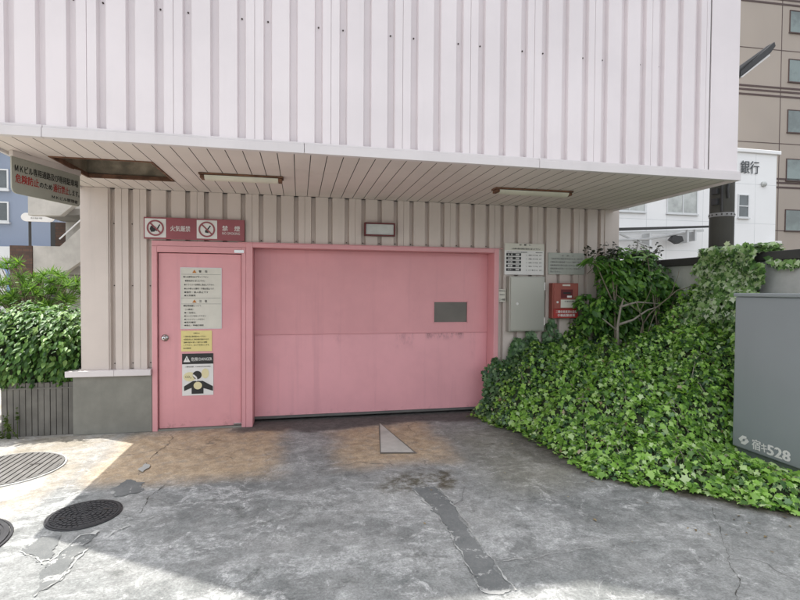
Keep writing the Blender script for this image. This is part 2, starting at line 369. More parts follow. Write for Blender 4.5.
patch('ground_piece', [(0.16, -2.72), (0.21, -2.36), (0.3, -2.38), (0.31, -2.89), (.24, -3.0)], 'patch', .004)
def seam(pts, wd):
    l = []; r = []
    q = []
    for (a, b) in zip(pts, pts[1:]):
        n = max(1, int(math.hypot(b[0] - a[0], b[1] - a[1]) / .015)); q += [(a[0] + (b[0] - a[0]) * k / n, a[1] + (b[1] - a[1]) * k / n) for k in range(n)]
    q.append(pts[-1])
    for i, (x, y) in enumerate(q):
        a = q[max(0, i - 1)]; b = q[min(len(q) - 1, i + 1)]; d = math.hypot(b[0] - a[0], b[1] - a[1]); nx, ny = -(b[1] - a[1]) / d, (b[0] - a[0]) / d
        j = .022 * mnoise.noise((x * 9, y * 9, 3)) + .010 * mnoise.noise((x * 37, y * 37, 3)); ww = max(.0006, wd * (.35 + 1.6 * mnoise.noise((x * 19, y * 19, 9))))
        l.append((x + nx * (j + ww), y + ny * (j + ww))); r.append((x + nx * (j - ww), y + ny * (j - ww)))
    return l + r[::-1]
def seamobj(pts, wd, mat='lightline', name='pavement_line', z=.008):
    p = seam(pts, wd); n = len(p) // 2
    mb = MB(); a = p[:n]; b = p[n:][::-1]
    mb.add([(x, y, z) for x, y in a] + [(x, y, z) for x, y in b], [(i, n + i, n + i + 1, i + 1) for i in range(n - 1)])
    return struct(obj(name, mb, mat))
seamobj([(2.69, -2.12), (2.705, -2.36), (2.71, -2.66), (2.69, -2.99), (2.70, -3.2), (2.72, -3.46)], .008)
seamobj([(2.70, -3.19), (3.0, -3.18), (3.4, -3.15)], .0035)
seamobj([(2.47, -2.1), (2.52, -2.4), (2.55, -2.8), (2.53, -3.4)], .005)
seamobj([(.16, -2.72), (.2, -2.38), (.3, -2.37)], .006)
seamobj([(.15, -2.70), (.06, -2.63), (-.07, -2.52)], .006)
seamobj([(.24, -3.02), (.30, -2.9), (.32, -2.6), (.42, -2.35), (.6, -2.2)], .006)
seamobj([(4.58, -2.8), (4.34, -3.12), (4.12, -3.38), (3.97, -3.61), (3.8, -3.75)], .0028, 'crack', 'pavement_line', .004)
seamobj([(.48, -2.12), (.46, -1.86), (.52, -1.62)], .004, 'crack', 'pavement_line', .004)
seamobj([(.24, -1.36), (.22, -.9), (.28, -.45)], .003, 'crack', 'pavement_line', .004)
for p in ([(.21, -1.24), (.22, -1.09), (.28, -1.13), (.27, -1.31)], [(.255, -2.385), (.27, -2.33), (.30, -2.345), (.29, -2.40)]):
    patch('ground_piece', p, 'lightline', .010, .012, .02)
# painted triangle
t = obj('triangle_marking', MB().poly([(2.352, -1.21), (2.715, -1.268), (2.705, -1.235), (2.532, -.165), (2.514, -.14)], ground_fn(.004), 1)
        .poly([(2.367, -1.185), (2.684, -1.245), (2.524, -.18)], ground_fn(.008), 0), ['triangle', 'edge'])
tag(t, 'pale worn triangle marked on the concrete before the pink shutter', 'ground marking')

def manhole(cx, cy, r, label, mat, ribs):
    m = thing('manhole_cover', (cx, cy, 0), label, 'manhole cover', 'manhole covers in the pavement')
    f = MB(); n = 48; cs = [(math.cos(2 * math.pi * i / n), math.sin(2 * math.pi * i / n)) for i in range(n)]
    prof = [(r * 1.055, .003), (r * 1.05, .009), (r * 1.015, .010), (r * 1.012, .002)]
    f.add([(cx + a * c, cy + a * d, z) for a, z in prof for c, d in cs], [(k * n + i, k * n + (i + 1) % n, (k + 1) * n + (i + 1) % n, (k + 1) * n + i) for k in range(3) for i in range(n)])
    obj('rim', f, 'lightline' if ribs else mat, m)
    l = MB().disc(cx, cy, r * 1.005, ground_fn(.005), n)
    if ribs:
        k = -int(r / .055)
        while k * .055 < r:
            x = k * .055; h = math.sqrt(max(0, (r * .97) ** 2 - x * x))
            if h > .03: l.box(cx + x - .019, cx + x + .019, cy - h, cy + h, .005, .013)
            k += 1
        l.ring(cx, cy, r, r * .96, ground_fn(.0135), n)
        l.box(cx + .16, cx + .26, cy + .06, cy + .085, .0132, .0138, 1)
    else:
        for ring in range(1, 7):
            rr = r * ring / 7; m_ = 6 * ring
            for i in range(m_):
                a0 = 2 * math.pi * (i + .12) / m_; a1 = 2 * math.pi * (i + .88) / m_
                q = [(rr - .011, a0), (rr + .011, a0), (rr + .011, a1), (rr - .011, a1)]
                l.prism([(cx + R * math.cos(A), cy + R * math.sin(A)) for R, A in q], ground_fn(.005), .006)
        l.ring(cx, cy, r * 1.0, r * .93, ground_fn(.012), n)
        for s in (-1, 1): l.box(cx + s * r * .55 - .02, cx + s * r * .55 + .02, cy + s * .05 - .012, cy + s * .05 + .012, .0122, .0128, 1)
    obj('lid', l, [mat, 'gap'], m); return m
manhole(-.93, -1.01, .43, 'wide ribbed grey brown manhole cover set in sunlit pale concrete', 'cast2', True)
manhole(.11, -2.07, .222, 'small dark round manhole cover on the edge of the building shadow', 'cast', False)
manhole(-.63, -2.40, .40, 'dark manhole cover in the sun, partly cut off by the edge of the photo', 'cast', False)

# ------------------------------------------------------------------ the pink and white parking building
XL, XR, YF, ZS = -.70, 5.69, -1.90, 2.68
bd = thing('parking_building', (2.5, 0, 0), 'white ribbed metal clad building overhanging a pink garage door', 'building')
def ribbed(x0, x1, z0, z1, y, grooves, gw, gd, seams, screws):
    ev = [(g, 'g') for g in grooves if x0 + gw / 2 < g < x1 - gw / 2] + [(s, 's') for s in seams if x0 + .02 < s < x1 - .02]; ev.sort()
    p = [(x0, 0)]
    for q, k in ev:
        if k == 'g': p += [(q - gw / 2, 0), (q - gw / 2 + .008, gd), (q + gw / 2 - .008, gd), (q + gw / 2, 0)]
        else: p += [(q - .002, 0), (q - .001, .008), (q + .001, .008), (q + .002, 0)]
    p.append((x1, 0)); n = len(p); mb = MB()
    mb.add([(a, y + d, z0) for a, d in p] + [(a, y + d, z1) for a, d in p], [(i, i + 1, n + i + 1, n + i) for i in range(n - 1)])
    for sx, sz in screws:
        mb.prism([(sx + .007 * math.cos(a * 1.047), sz + .007 * math.sin(a * 1.047)) for a in range(6)], lambda u, v, w_: (u, y + gd - .001 - w_, v), .005, 1)
    return mb
ug = [1.147 + .1944 * k for k in range(-9, 22)]; us = [1.244 + .5825 * k for k in range(-3, 8)]
scr = []
for s_ in us: scr += [(s_ - .097, 3.675), (s_ + .097, 3.675), (s_ - .097, 5.1), (s_ + .097, 5.1)]
obj('upper_cladding', ribbed(XL, 5.36, ZS + .06, 9.45, YF, ug, .064, .042, us, scr), ['cladding', 'screw'], bd)
obj('corner_panel', B(5.375, XR, YF - .004, YF + .02, ZS + .06, 9.451), 'cladding', bd, .004)
obj('corner_joint', B(5.36, 5.375, YF + .012, YF + .03, ZS + .06, 9.45), 'gap', bd)
obj('upper_side_cladding', MB().box(XL, XL + .02, YF + .002, 9, ZS + .001, 9.45).box(XR - .02, XR, YF + .022, 9, ZS + .001, 9.45).box(XL, XR, 9, 9.02, 0, 9.45), 'cladding', bd)
obj('roof', MB().box(XL - .03, .81, YF - .03, 9.05, 9.452, 9.56).box(.81, XR + .03, YF - .03, 9.05, 9.452, 14.5), 'trim', bd)
dj = [XL - .03, -.2, 1.62, 3.62, XR + .02]
dm = MB()
for a, b in zip(dj, dj[1:]): dm.box(a + .0015, b - .0015, YF - .030, YF + .02, ZS - .022, ZS + .045).box(a + .0015, b - .0015, YF - .018, YF + .02, ZS + .047, ZS + .067)
dm.box(XR + .0, XR + .02, YF + .022, 0, ZS - .022, ZS + .06).box(XL - .03, XL - .002, YF + .022, 0, ZS - .022, ZS + .06)
obj('drip_flashing', dm, 'trim', bd, .003)
# soffit planks with the open access hatch
HX0, HX1, HY0, HY1 = -.4475, .3475, -1.29, -.52
sm = MB(); k = XL; px = .3475
edges = [px + .1325 * i for i in range(-8, 42)]; edges = [XL] + [e for e in edges if XL + .03 < e < XR - .03] + [XR]
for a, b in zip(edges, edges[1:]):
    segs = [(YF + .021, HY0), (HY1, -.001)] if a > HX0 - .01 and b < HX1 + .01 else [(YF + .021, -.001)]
    for y0, y1 in segs: sm.box(a + .0032, b - .0032, y0, y1, ZS + .001, ZS + .018, 1).add([(a + .0032, y0, ZS), (a + .0032, y1, ZS), (b - .0032, y1, ZS), (b - .0032, y0, ZS)], [(0, 1, 2, 3)])  # plank sides coloured dark to paint in the shade of the joints
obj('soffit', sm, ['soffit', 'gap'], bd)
obj('soffit_backing', MB().box(XL + .02, HX0, YF + .03, 0, ZS + .019, ZS + .03).box(HX1, XR - .03, YF + .03, 0, ZS + .019, ZS + .03)
    .box(HX0, HX1, YF + .03, HY0, ZS + .019, ZS + .03).box(HX0, HX1, HY1, 0, ZS + .019, ZS + .03), 'gap', bd)
hm = MB().box(HX0 - .02, HX0 - .001, HY0, HY1, ZS + .001, ZS + .42).box(HX1 + .001, HX1 + .02, HY0, HY1, ZS + .001, ZS + .42)
hm.box(HX0, HX1, HY1 + .001, HY1 + .02, ZS + .031, ZS + .42).box(HX0, HX1, HY0 - .02, HY0 - .001, ZS + .031, ZS + .42).box(HX0 - .02, HX1 + .02, HY0 - .02, HY1 + .02, ZS + .421, ZS + .44)
ho = obj('access_hatch', hm, 'hatch', bd)
obj('hatch_rim', MB().box(HX0, HX1, HY0, HY0 + .018, ZS - .008, ZS + .03).box(HX0, HX1, HY1 - .018, HY1, ZS - .008, ZS + .03)
    .box(HX0, HX0 + .018, HY0 + .019, HY1 - .019, ZS - .008, ZS + .03).box(HX1 - .018, HX1, HY0 + .019, HY1 - .019, ZS - .008, ZS + .03), 'rust', ho)
pm = MB()
for yy in (-1.1, -.9, -.72): pm.tube([(HX0, yy, ZS + .2), (HX1, yy, ZS + .24)], .02)
obj('pipe', pm, 'rust', ho)

# ground floor wall, behind the overhang
lg = [2.933 + .198 * k for k in range(-18, 15)]; ls = [2.834 + .594 * k for k in range(-6, 6)]
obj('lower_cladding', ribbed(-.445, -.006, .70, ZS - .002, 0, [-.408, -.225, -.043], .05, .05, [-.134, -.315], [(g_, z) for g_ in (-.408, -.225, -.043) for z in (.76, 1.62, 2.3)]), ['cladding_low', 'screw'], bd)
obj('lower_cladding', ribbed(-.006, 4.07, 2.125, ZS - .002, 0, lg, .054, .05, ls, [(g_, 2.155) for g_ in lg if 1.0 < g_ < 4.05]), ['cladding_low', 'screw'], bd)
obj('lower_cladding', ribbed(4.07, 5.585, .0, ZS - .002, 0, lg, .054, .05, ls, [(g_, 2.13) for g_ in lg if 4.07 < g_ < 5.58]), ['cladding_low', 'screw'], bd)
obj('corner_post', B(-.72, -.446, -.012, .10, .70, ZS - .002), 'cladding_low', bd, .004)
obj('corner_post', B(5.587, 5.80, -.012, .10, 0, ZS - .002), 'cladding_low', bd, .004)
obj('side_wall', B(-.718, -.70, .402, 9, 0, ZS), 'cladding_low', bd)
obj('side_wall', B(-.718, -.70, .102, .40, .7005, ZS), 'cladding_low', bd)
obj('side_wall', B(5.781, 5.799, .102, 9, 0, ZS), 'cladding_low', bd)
pl = obj('plinth', B(-.80, -.012, -.022, .4, 0, .635), 'plinth', bd, .006)
obj('plinth_cap', MB().box(-.855, -.38, -.072, .4, .6355, .70).box(-.378, -.012, -.072, .03, .6355, .70), 'trim', bd, .004)
# service door
sdr = MB().box(.052, .93, .006, .046, .022, 1.985)
door = obj('service_door', sdr, 'pink', bd, .003)
obj('door_frame', MB().box(-.008, .045, -.03, .09, .0, 2.062).box(.938, .985, -.03, .09, 0, 2.062).box(.0455, .9375, -.03, .09, 1.993, 2.062), 'pink_frame', door, .004)
kb = MB(); kb.tube([(.118, .006, 1.04), (.118, -.004, 1.04)], .038, 20).tube([(.118, -.004, 1.04), (.118, -.03, 1.04), (.118, -.05, 1.04), (.118, -.058, 1.04)], [.014, .016, .027, .018], 16)
obj('handle', kb, 'chrome', door, 0, True)
obj('keyhole', MB().tube([(.118, -.0585, 1.04), (.118, -.0595, 1.04)], .008, 10), 'gap', door)
obj('hinge', B(.86, .965, -.034, -.031, 2.0, 2.035), 'chrome', door, .002)
obj('hinge', B(.85, .935, -.012, .004, .028, .048), 'chrome', door, .002)
obj('threshold', B(.046, .937, -.02, .09, 0, .018), 'plinth', door)
# garage door with recessed shutter
gd_ = MB().box(1.06, 4.005, .184, .21, 1.048, 2.04)
gdo = obj('garage_door', MB().box(1.062, 4.004, .19, .22, .028, .06), 'rubber', bd)
wx0, wx1, wz0, wz1 = 3.28, 3.726, 1.178, 1.438
up = MB().box(1.062, wx0, .18, .21, 1.048, 2.066).box(wx1, 4.004, .18, .21, 1.048, 2.066).box(wx0, wx1, .18, .21, 1.048, wz0).box(wx0, wx1, .18, .21, wz1, 2.066)
obj('upper_panel', up, 'pink', gdo)
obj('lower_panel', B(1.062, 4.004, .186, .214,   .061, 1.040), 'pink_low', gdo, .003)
obj('meeting_rail', B(1.062, 4.004, .176, .185, 1.041, 1.052), 'pink_frame', gdo, .002)
wi = obj('window', B(wx0, wx1, .192, .198, wz0, wz1), 'glass_dark', gdo)
obj('window_frame', MB().box(wx0 - .006, wx1 + .006, .175, .1795, wz1, wz1 + .01).box(wx0 - .006, wx1 + .006, .175, .1795, wz0 - .01, wz0).box(wx0 - .01, wx0, .175, .1795, wz0 - .01, wz1 + .01).box(wx1, wx1 + .01, .175, .1795, wz0 - .01, wz1 + .01), 'pink_frame', wi)
obj('bar', MB().box(wx0, wx1, .2, .26, 1.25, 1.27).box(wx0, wx1, .2, .26, 1.33, 1.34), 'alu', wi)
gf = MB().box(.987, 1.06, -.035, .30, 0, 2.118).box(4.006, 4.07, -.035, .30, 0, 2.118).box(1.0605, 4.0055, -.035, .30, 2.068, 2.118)
obj('garage_frame', gf, 'pink_frame', gdo, .004)
obj('latch_plate', B(4.0025, 4.0055, .03, .07, .28, .50), 'rust', gdo)
obj('flashing', MB().box(-.01, .986, -.02, .02, 2.064, 2.12).box(.9, 4.12, -.042, .0, 2.1185, 2.1245), 'pink_frame', bd)

# ------------------------------------------------------------------ lamps under the overhang
def soffit_lamp(x0, x1, y, label):
    l = thing('ceiling_lamp', ((x0 + x1) / 2, y, ZS), label, 'ceiling lamp', 'strip lamps under the overhang')
    obj('housing', MB().box(x0, x1, y - .064, y + .064, ZS - .018, ZS - .001), 'rust', l, .003)
    n = 8; a = [(y + .058 * math.cos(math.pi * i / n), ZS - .023 - .04 * math.sin(math.pi * i / n)) for i in range(n + 1)]
    m = MB(); x2, x3 = x0 + .05, x1 - .05
    m.add([(x2, p, q) for p, q in a] + [(x3, p, q) for p, q in a], [(i, i + 1, n + 2 + i, n + 1 + i) for i in range(n)] + [tuple(range(n + 1)), tuple(range(2 * n + 1, n, -1))])
    obj('cover', m, 'tube', l)
    for s, xx in ((1, x0 + .012), (-1, x1 - .012)): obj('end_cap', B(min(xx, xx + s * .036), max(xx, xx + s * .036), y - .056, y + .056, ZS - .05, ZS - .0225), 'rust', l, .003)
    return l
soffit_lamp(.66, 1.43, -.93, 'white strip lamp with rusted ends under the soffit above the service door')
soffit_lamp(3.60, 4.50, -.96, 'white strip lamp with rusted ends under the soffit over the notice boards')
l = thing('wall_lamp', (2.53, -.002, 2.236), 'small frosted wall lamp in a rusty red frame above the garage door', 'wall lamp')
obj('frame', MB().box(2.345, 2.714, -.075, -.003, 2.236, 2.252).box(2.345, 2.714, -.075, -.003, 2.378, 2.394).box(2.345, 2.361, -.075, -.003, 2.2525, 2.3775).box(2.698, 2.714, -.075, -.003, 2.2525, 2.3775), 'dred', l, .003)
obj('cover', B(2.3615, 2.6975, -.062, -.003, 2.2525, 2.3775), 'frost', l, .003)

# ------------------------------------------------------------------ signs on the wall and doors
def prohibit(mb, cx, cy, r, fn, ring=0, blk=1, cig=False):
    mb.ring(cx, cy, r, r * .80, fn, 30, ring)
    d = .7071; a = r * .82; wv = r * .09
    mb.poly([(cx - a * d - wv * d, cy + a * d - wv * d), (cx + a * d - wv * d, cy - a * d - wv * d), (cx + a * d + wv * d, cy - a * d + wv * d), (cx - a * d + wv * d, cy + a * d + wv * d)], fn, ring)
    return mb
rs = thing('fire_prohibition_sign', (.447, -.002, 2.118), 'long maroon sign with two prohibition circles above the service door', 'sign')
RX0, RX1, RZ0, RZ1 = -.081, .974, 2.135, 2.372
obj('board', B(RX0, RX1, -.052, -.031, RZ0, RZ1), 'maroon', rs, .003)
fn = front(-.0535); ft = front(-.0560); fu = front(-.0585)
for a in (RX0 + .012, RX0 + .545): obj('pictogram_panel', MB().poly([(a, RZ0 + .016), (a + .215, RZ0 + .016), (a + .215, RZ1 - .016), (a, RZ1 - .016)], fn), 'white', rs)
pg = MB(); c1, c2, cz = RX0 + .12, RX0 + .652, (RZ0 + RZ1) / 2
fl = lambda x, y: [(x - .02, y - .05), (x + .012, y - .048), (x + .028, y - .022), (x + .02, y + .008), (x + .006, y - .008), (x - .002, y + .03), (x - .026, y + .012), (x - .036, y - .018)]
pg.poly(fl(c1 - .022, cz + .006), ft).poly([(c1 + .0, cz - .03), (c1 + .012, cz - .036), (c1 + .05, cz + .035), (c1 + .04, cz + .042)], ft); obj('pictogram', pg, 'black', rs); pg = MB()
pg.poly([(c2 - .022, cz - .034), (c2 + .016, cz - .042), (c2 + .024, cz - .012), (c2 - .016, cz - .004)], ft).poly([(c2 + .0, cz + .0), (c2 + .012, cz - .006), (c2 + .044, cz + .04), (c2 + .032, cz + .046)], ft)
obj('pictogram', pg, 'black', rs)
for cc in (c1, c2): obj('prohibition_ring', prohibit(MB(), cc, cz, .088, fu), 'maroon', rs)
letter(rs, 'white', '火気厳禁', fn, RX0 + .272, cz - .032, .205, .064, .01); letter(rs, 'white', '禁　煙', fn, RX0 + .815, cz - .012, .19, .06, .01); letter(rs, 'white', 'NO SMOKING', fn, RX0 + .815, cz - .052, .19, .028)

def notice(name, x0, x1, z0, z1, y, mat, label, lines, cat='sign', ink='black', th=.004, border=None):
    s = thing(name, ((x0 + x1) / 2, y, z0), label, cat)
    obj('board', B(x0, x1, y - th, y, z0, z1), mat, s, .001)
    for body, u, v, w_, h, ik in lines: letter(s, ik or ink, body, front(y - th - .002), x0 + u * (x1 - x0), z0 + v * (z1 - z0), w_ * (x1 - x0), h * (z1 - z0), .007)
    return s
DY = .0045
L = [('警　告', .44, .925, .22, .042, None), ('■入出庫時は必ず守って下さい', .06, .84, .62, .03, None), ('●運転者以外は入室しないで下さい', .1, .775, .5, .03, None), ('●ドライバーは降車し退出して下さい', .08, .71, .74, .03, None), ('●人の乗った操作・作動は禁止です', .08, .645, .74, .03, None), ('●操作・乗入禁止です', .08, .585, .6, .03, None), ('●火気厳禁', .08, .53, .28, .03, None),
     ('注　意', .45, .43, .2, .042, None), ('■駐車装置について', .06, .36, .44, .03, None), ('（入庫前）', .1, .30, .2, .028, None), ('●一旦停止', .08, .245, .28, .028, None), ('●エンジンを切って下さい', .08, .19, .54, .028, None), ('●ハンドブレーキを引く', .08, .135, .5, .028, None), ('●前方確認', .08, .085, .28, .028, None), ('●輪止・車幅灯確認', .08, .035, .48, .028, None)]
wnot = notice('warning_notice', .287, .711, 1.144, 1.821, DY, 'cream', 'tall cream warning notice at eye height on the pink service door', L)
for v in (.895, .50, .405): obj('rule_line', MB().poly([(.289, 1.144 + v * .677), (.709, 1.144 + v * .677), (.709, 1.144 + v * .677 + .003), (.289, 1.144 + v * .677 + .003)], front(DY - .0065)), 'grey_ink', wnot)
for z in (1.768, 1.433): obj('warning_triangle', MB().poly([(.405, z), (.45, z), (.4275, z + .036)], front(DY - .0065)), 'orange_ink', wnot)
obj('plate_edge', MB().box(.280, .2865, DY - .006, DY, 1.137, 1.828).box(.7115, .718, DY - .006, DY, 1.137, 1.828).box(.287, .711, DY - .006, DY, 1.137, 1.1435).box(.287, .711, DY - .006, DY, 1.8215, 1.828), 'alu', wnot)
notice('yellow_notice', .285, .613, .883, 1.117, DY, 'yellow', 'small pale yellow paper notice stuck to the service door', [('お知らせ', .40, .84, .2, .07, None), ('この扉の前に物を置かないで下さい', .08, .68, .72, .075, None), ('火災発生時には二酸化炭素が放出されます', .08, .54, .82, .075, None), ('退避の指示に従って速やかに避難', .08, .40, .76, .075, None), ('して下さい。立入りを禁止します。', .08, .27, .84, .075, None), ('防火管理者', .08, .12, .24, .07, None)], 'notice')
ds = thing('danger_sticker', (.459, DY, .38), 'black and white CO2 danger sticker low on the service door', 'sticker')
a, b, c, d = .295, .627, .382, .858
obj('sheet', B(a, b, DY - .003, DY, c, d), 'white', ds)
f3, f4, f5, f6 = front(DY - .005), front(DY - .0065), front(DY - .008), front(DY - .0095)
W, H = b - a, d - c
def P2(pts): return [(a + u * W, c + v * H) for u, v in pts]
py = MB(); n = 24
py.poly(P2([(.24 + .20 * math.cos(2 * math.pi * i / n), .45 + .11 * math.sin(2 * math.pi * i / n)) for i in range(n)]), f3).poly(P2([(.74 + .12 * math.cos(2 * math.pi * i / n), .52 + .12 * math.sin(2 * math.pi * i / n)) for i in range(n)]), f3); obj('gas_cloud', py, 'paleyellow', ds)
obj('header', MB().poly(P2([(0, .75), (1, .75), (1, 1), (0, 1)]), f3), 'black', ds)
bk = MB()
bk.poly(P2([(.48 + .145 * math.cos(2 * math.pi * i / n), .485 + .10 * math.sin(2 * math.pi * i / n)) for i in range(n)]), f4)
bk.poly(P2([(.30, .0 + .04), (.68, .04), (.68, .17), (.985, .10), (.985, .21), (.66, .345), (.34, .345), (.06, .225), (.06, .115), (.30, .185)]), f4)
letter(ds, 'black', 'CO₂', f4, a + .10 * W, c + .41 * H, .19 * W, .065 * H); letter(ds, 'black', '二酸化炭素　CARBON DIOXIDE', f4, a + .09 * W, c + .672 * H, .82 * W, .03 * H, .01)
obj('pictogram', bk, 'black', ds)
obj('warning_triangle', MB().poly(P2([(.04, .80), (.26, .80), (.15, .95)]), f4), 'white', ds)
letter(ds, 'white', '危険', f4, a + .29 * W, c + .82 * H, .22 * W, .09 * H, .008); letter(ds, 'white', 'DANGER', f4, a + .54 * W, c + .83 * H, .42 * W, .07 * H, .01)
wt = MB().poly(P2([(.33, .50), (.38, .50), (.47, .44), (.50, .35), (.45, .33), (.43, .41), (.35, .46)]), f5)
obj('breath_mark', wt, 'white', ds)
yl = MB().poly(P2([(.50 + .135 * math.cos(2 * math.pi * i / n), .235 + .09 * math.sin(2 * math.pi * i / n)) for i in range(n)]), f5); obj('lung_disc', yl, 'paleyellow', ds)
bx = MB().poly(P2([(.142, .84), (.158, .84), (.162, .905), (.138, .905)]), f5); obj('exclamation_mark', bx, 'black', ds)

# price and hours board over the steel cabinet
bs = notice('information_board', 4.15, 4.697, 1.796, 2.187, -.004, 'white', 'white information board with five black rows above the steel cabinet', [('（全館駐車場をご利用の方へ）', .10, .868, .36, .035, None), ('１２時～２０時の駐車場利用', .22, .815, .66, .04, None), ('（車の高さと寸法及び重量制限）', .05, .72, .52, .035, None), ('管理事務所', .78, .72, .18, .03, None)]
            + [(q, .54, .625 - i * .124, .4, .045, None) for i, q in enumerate(['１．全長５０５０㎜　以下', '２．全幅１８５０㎜　以下', '３．全高１５５０㎜　以下', '４．車重１７００㎏　以下', '５．ミラー間２０００　以下'])], th=.02)
obj('header_plate', B(4.15, 4.697, -.028, -.0245, 2.107, 2.197), 'cream', bs)
letter(bs, 'black', 'お　願　い', front(-.030), 4.35, 2.168, .16, .022, .02); letter(bs, 'black', '入出庫の際は係員の指示に従って下さい', front(-.030), 4.24, 2.118, .40, .022, .015)
for i, q in enumerate(['全　長', '全幅', '全高', '重量', 'ミラー']):
    z = 1.796 + .391 * (.615 - i * .124)
    rp = obj('row_panel', MB().poly([(4.172, z), (4.375, z), (4.375, z + .035), (4.172, z + .035)], front(-.026)), 'black', bs)
    letter(rp, 'white', q, front(-.028), 4.192, z + .006, .065, .023, .03); letter(rp, 'white', '制限', front(-.028), 4.30, z + .006, .05, .023, .03)

cb = thing('steel_cabinet', (4.43, 0, 1.075), 'stainless steel wall cabinet with a small lock beside the garage opening', 'cabinet')
obj('body', B(4.185, 4.675, -.10, -.001, 1.07, 1.775), 'steel', cb, .006)
obj('door', B(4.20, 4.66, -.114, -.1005, 1.085, 1.76), 'steel', cb, .003)
obj('lock', MB().tube([(4.285, -.114, 1.425), (4.285, -.124, 1.425)], .017, 16), 'white', cb)
obj('hinge', MB().tube([(4.668, -.112, 1.60), (4.668, -.112, 1.70)], .007, 8).tube([(4.668, -.112, 1.15), (4.668, -.112, 1.25)], .007, 8), 'chrome', cb)
notice('rules_board', 4.764, 5.289, 1.807, 2.09, -.004, 'greysign', 'grey green rules plate above the red box', [('お　願　い', .36, .83, .34, .075, 'grey_ink'), ('当駐車場は契約車専用のため一般の方', .08, .68, .86, .085, None), ('の御利用は御遠慮下さい。無断で駐車', .05, .53, .86, .085, None), ('盗難事故等の責任は負いません。尚又', .05, .38, .80, .085, None), ('暴風雨等の災害についても一切責任を', .05, .23, .84, .085, None), ('負いません。', .05, .09, .3, .085, None)], ink='grey_ink', th=.012)
notice('keypad_plate', 4.076, 4.173, 1.445, 1.61, -.004, 'cream', 'tiny cream plate between the garage frame and the steel cabinet', [('管理会社', .1, .8, .8, .12, 'grey_ink'), ('連絡先', .15, .52, .7, .1, 'grey_ink'), ('２４時間', .15, .1, .75, .16, None)], 'plate', th=.012)
fb = thing('alarm_box', (4.97, 0, 1.234), 'red emergency release box with white lettering along the bottom', 'alarm box')
obj('body', B(4.784, 5.152, -.10, -.001, 1.234, 1.693), 'red', fb, .006)
obj('door', B(4.80, 5.14, -.112, -.1005, 1.362, 1.683), 'red', fb, .003)
obj('lower_band', B(4.798, 5.146, -.112, -.1005, 1.242, 1.358), 'red2', fb, .002)
obj('call_panel', B(4.893, 5.06, -.118, -.1125, 1.50, 1.61), 'dred', fb, .003)
obj('slot', B(4.925, 5.03, -.1205, -.1185, 1.552, 1.575), 'black', fb)
obj('tag_plate', MB().box(4.98, 5.045, -.1215, -.1185, 1.505, 1.53), 'white', fb)
obj('instruction_plate', B(4.893, 5.125, -.1165, -.1125, 1.375, 1.478), 'cream', fb)
obj('lock', MB().tube([(4.845, -.112, 1.445), (4.845, -.122, 1.445)], .014, 14), 'white', fb)
obj('top_plate', B(4.915, 5.025, -.116, -.1125, 1.655, 1.675), 'cream', fb)
letter(fb, 'white', '二酸化炭素消火設備', front(-.114), 4.825, 1.305, .30, .034, .02); letter(fb, 'white', '手動起動装置', front(-.114), 4.85, 1.258, .25, .034, .02)
lt = MB(); text(lt, '手動起動', front(-.119), 4.94, 1.445, .14, .02, 0, .02); obj('instruction_lettering', lt, 'grey_ink', fb)

# sign hung under the left end of the soffit
p0 = Vector((-.655, -1.415, 0)); p1 = Vector((-.425, -.775, 0)); du = (p1 - p0).normalized(); nn = Vector((du.y, -du.x, 0)); Ls = (p1 - p0).length
def hs_fn(u, v, w_): q = p0 + du * u + nn * w_; return (q.x, q.y, v)
hg = thing('hanging_sign', ((p0.x + p1.x) / 2, (p0.y + p1.y) / 2, 2.33), 'grey green sign with black and red lettering hung below the soffit', 'sign')
HT, HB = 2.632, 2.345
o_ = [(0, HT), (0, HB + .04), (.012, HB + .012), (.04, HB), (Ls - .02, HB), (Ls, HB + .02), (Ls, HT)]
obj('board', MB().prism(ccw(o_), hs_fn, .012), 'hangsign', hg)
obj('hanger', MB().prism([(.0, HT + .001), (Ls, HT + .001), (Ls, ZS - .002), (.0, ZS - .002)], lambda u, v, w_: hs_fn(u, v, w_ - .012), .035), 'soffit', hg)
h1 = lambda u, v, w_: hs_fn(u, v, .0145 + w_)
for q in (('black', 'ＭＫビル専用通路及び専用駐車場', .025, .172, Ls - .05, .062, .012), ('black', 'のため', .25, .09, .125, .048, .012), ('black', 'します。', .555, .085, .115, .052, .012), ('black', 'ＭＫビル管理者', .37, .022, .28, .03, .01), ('red_ink', '危険防止', .03, .086, .215, .07, .014), ('red_ink', '通行禁止', .385, .082, .165, .07, .010)): letter(hg, q[0], q[1], h1, q[2], HB + q[3], q[4], q[5], q[6])

# ------------------------------------------------------------------ utility cabinet
CX0, CX1, CY1, CY0 = 5.65, 6.12, -1.95, -3.05
uc = thing('utility_cabinet', (5.88, -2.5, 0), 'big grey green utility cabinet lettered in white, standing in the ivy', 'utility cabinet')
obj('body', B(CX0, CX1, CY0, CY1, .125, 1.55), 'cabinet', uc, .012)
obj('lid', B(CX0 - .012, CX1 + .012, CY0 - .012, CY1 + .012, 1.5505, 1.585), 'cabinet', uc, .008)
obj('base', B(CX0 + .03, CX1 - .02, CY0 + .02, CY1 - .02, 0, .1245), 'cabinet_base', uc, .004)
cf = lambda u, v, w_: (CX0 - .002 - w_, u * -1, v)          # u runs towards the street
for q in (('宿', 2.16, .160, .082, .094, .022), ('キ', 2.25, .165, .055, .076, .022), ('528', 2.31, .157, .20, .088, .035)): letter(uc, 'white', q[0], cf, *q[1:])
em = MB(); cxe, cze = 2.075, .212
for s in (1, -1):
    em.poly([(cxe + s * p, cze + s * q) for p, q in [(-.055, .0), (-.015, .04), (.028, .04), (.028, .012), (-.004, .012), (-.014, .0), (-.008, -.014), (-.034, -.022)]], cf)
obj('emblem', em, 'white', uc)

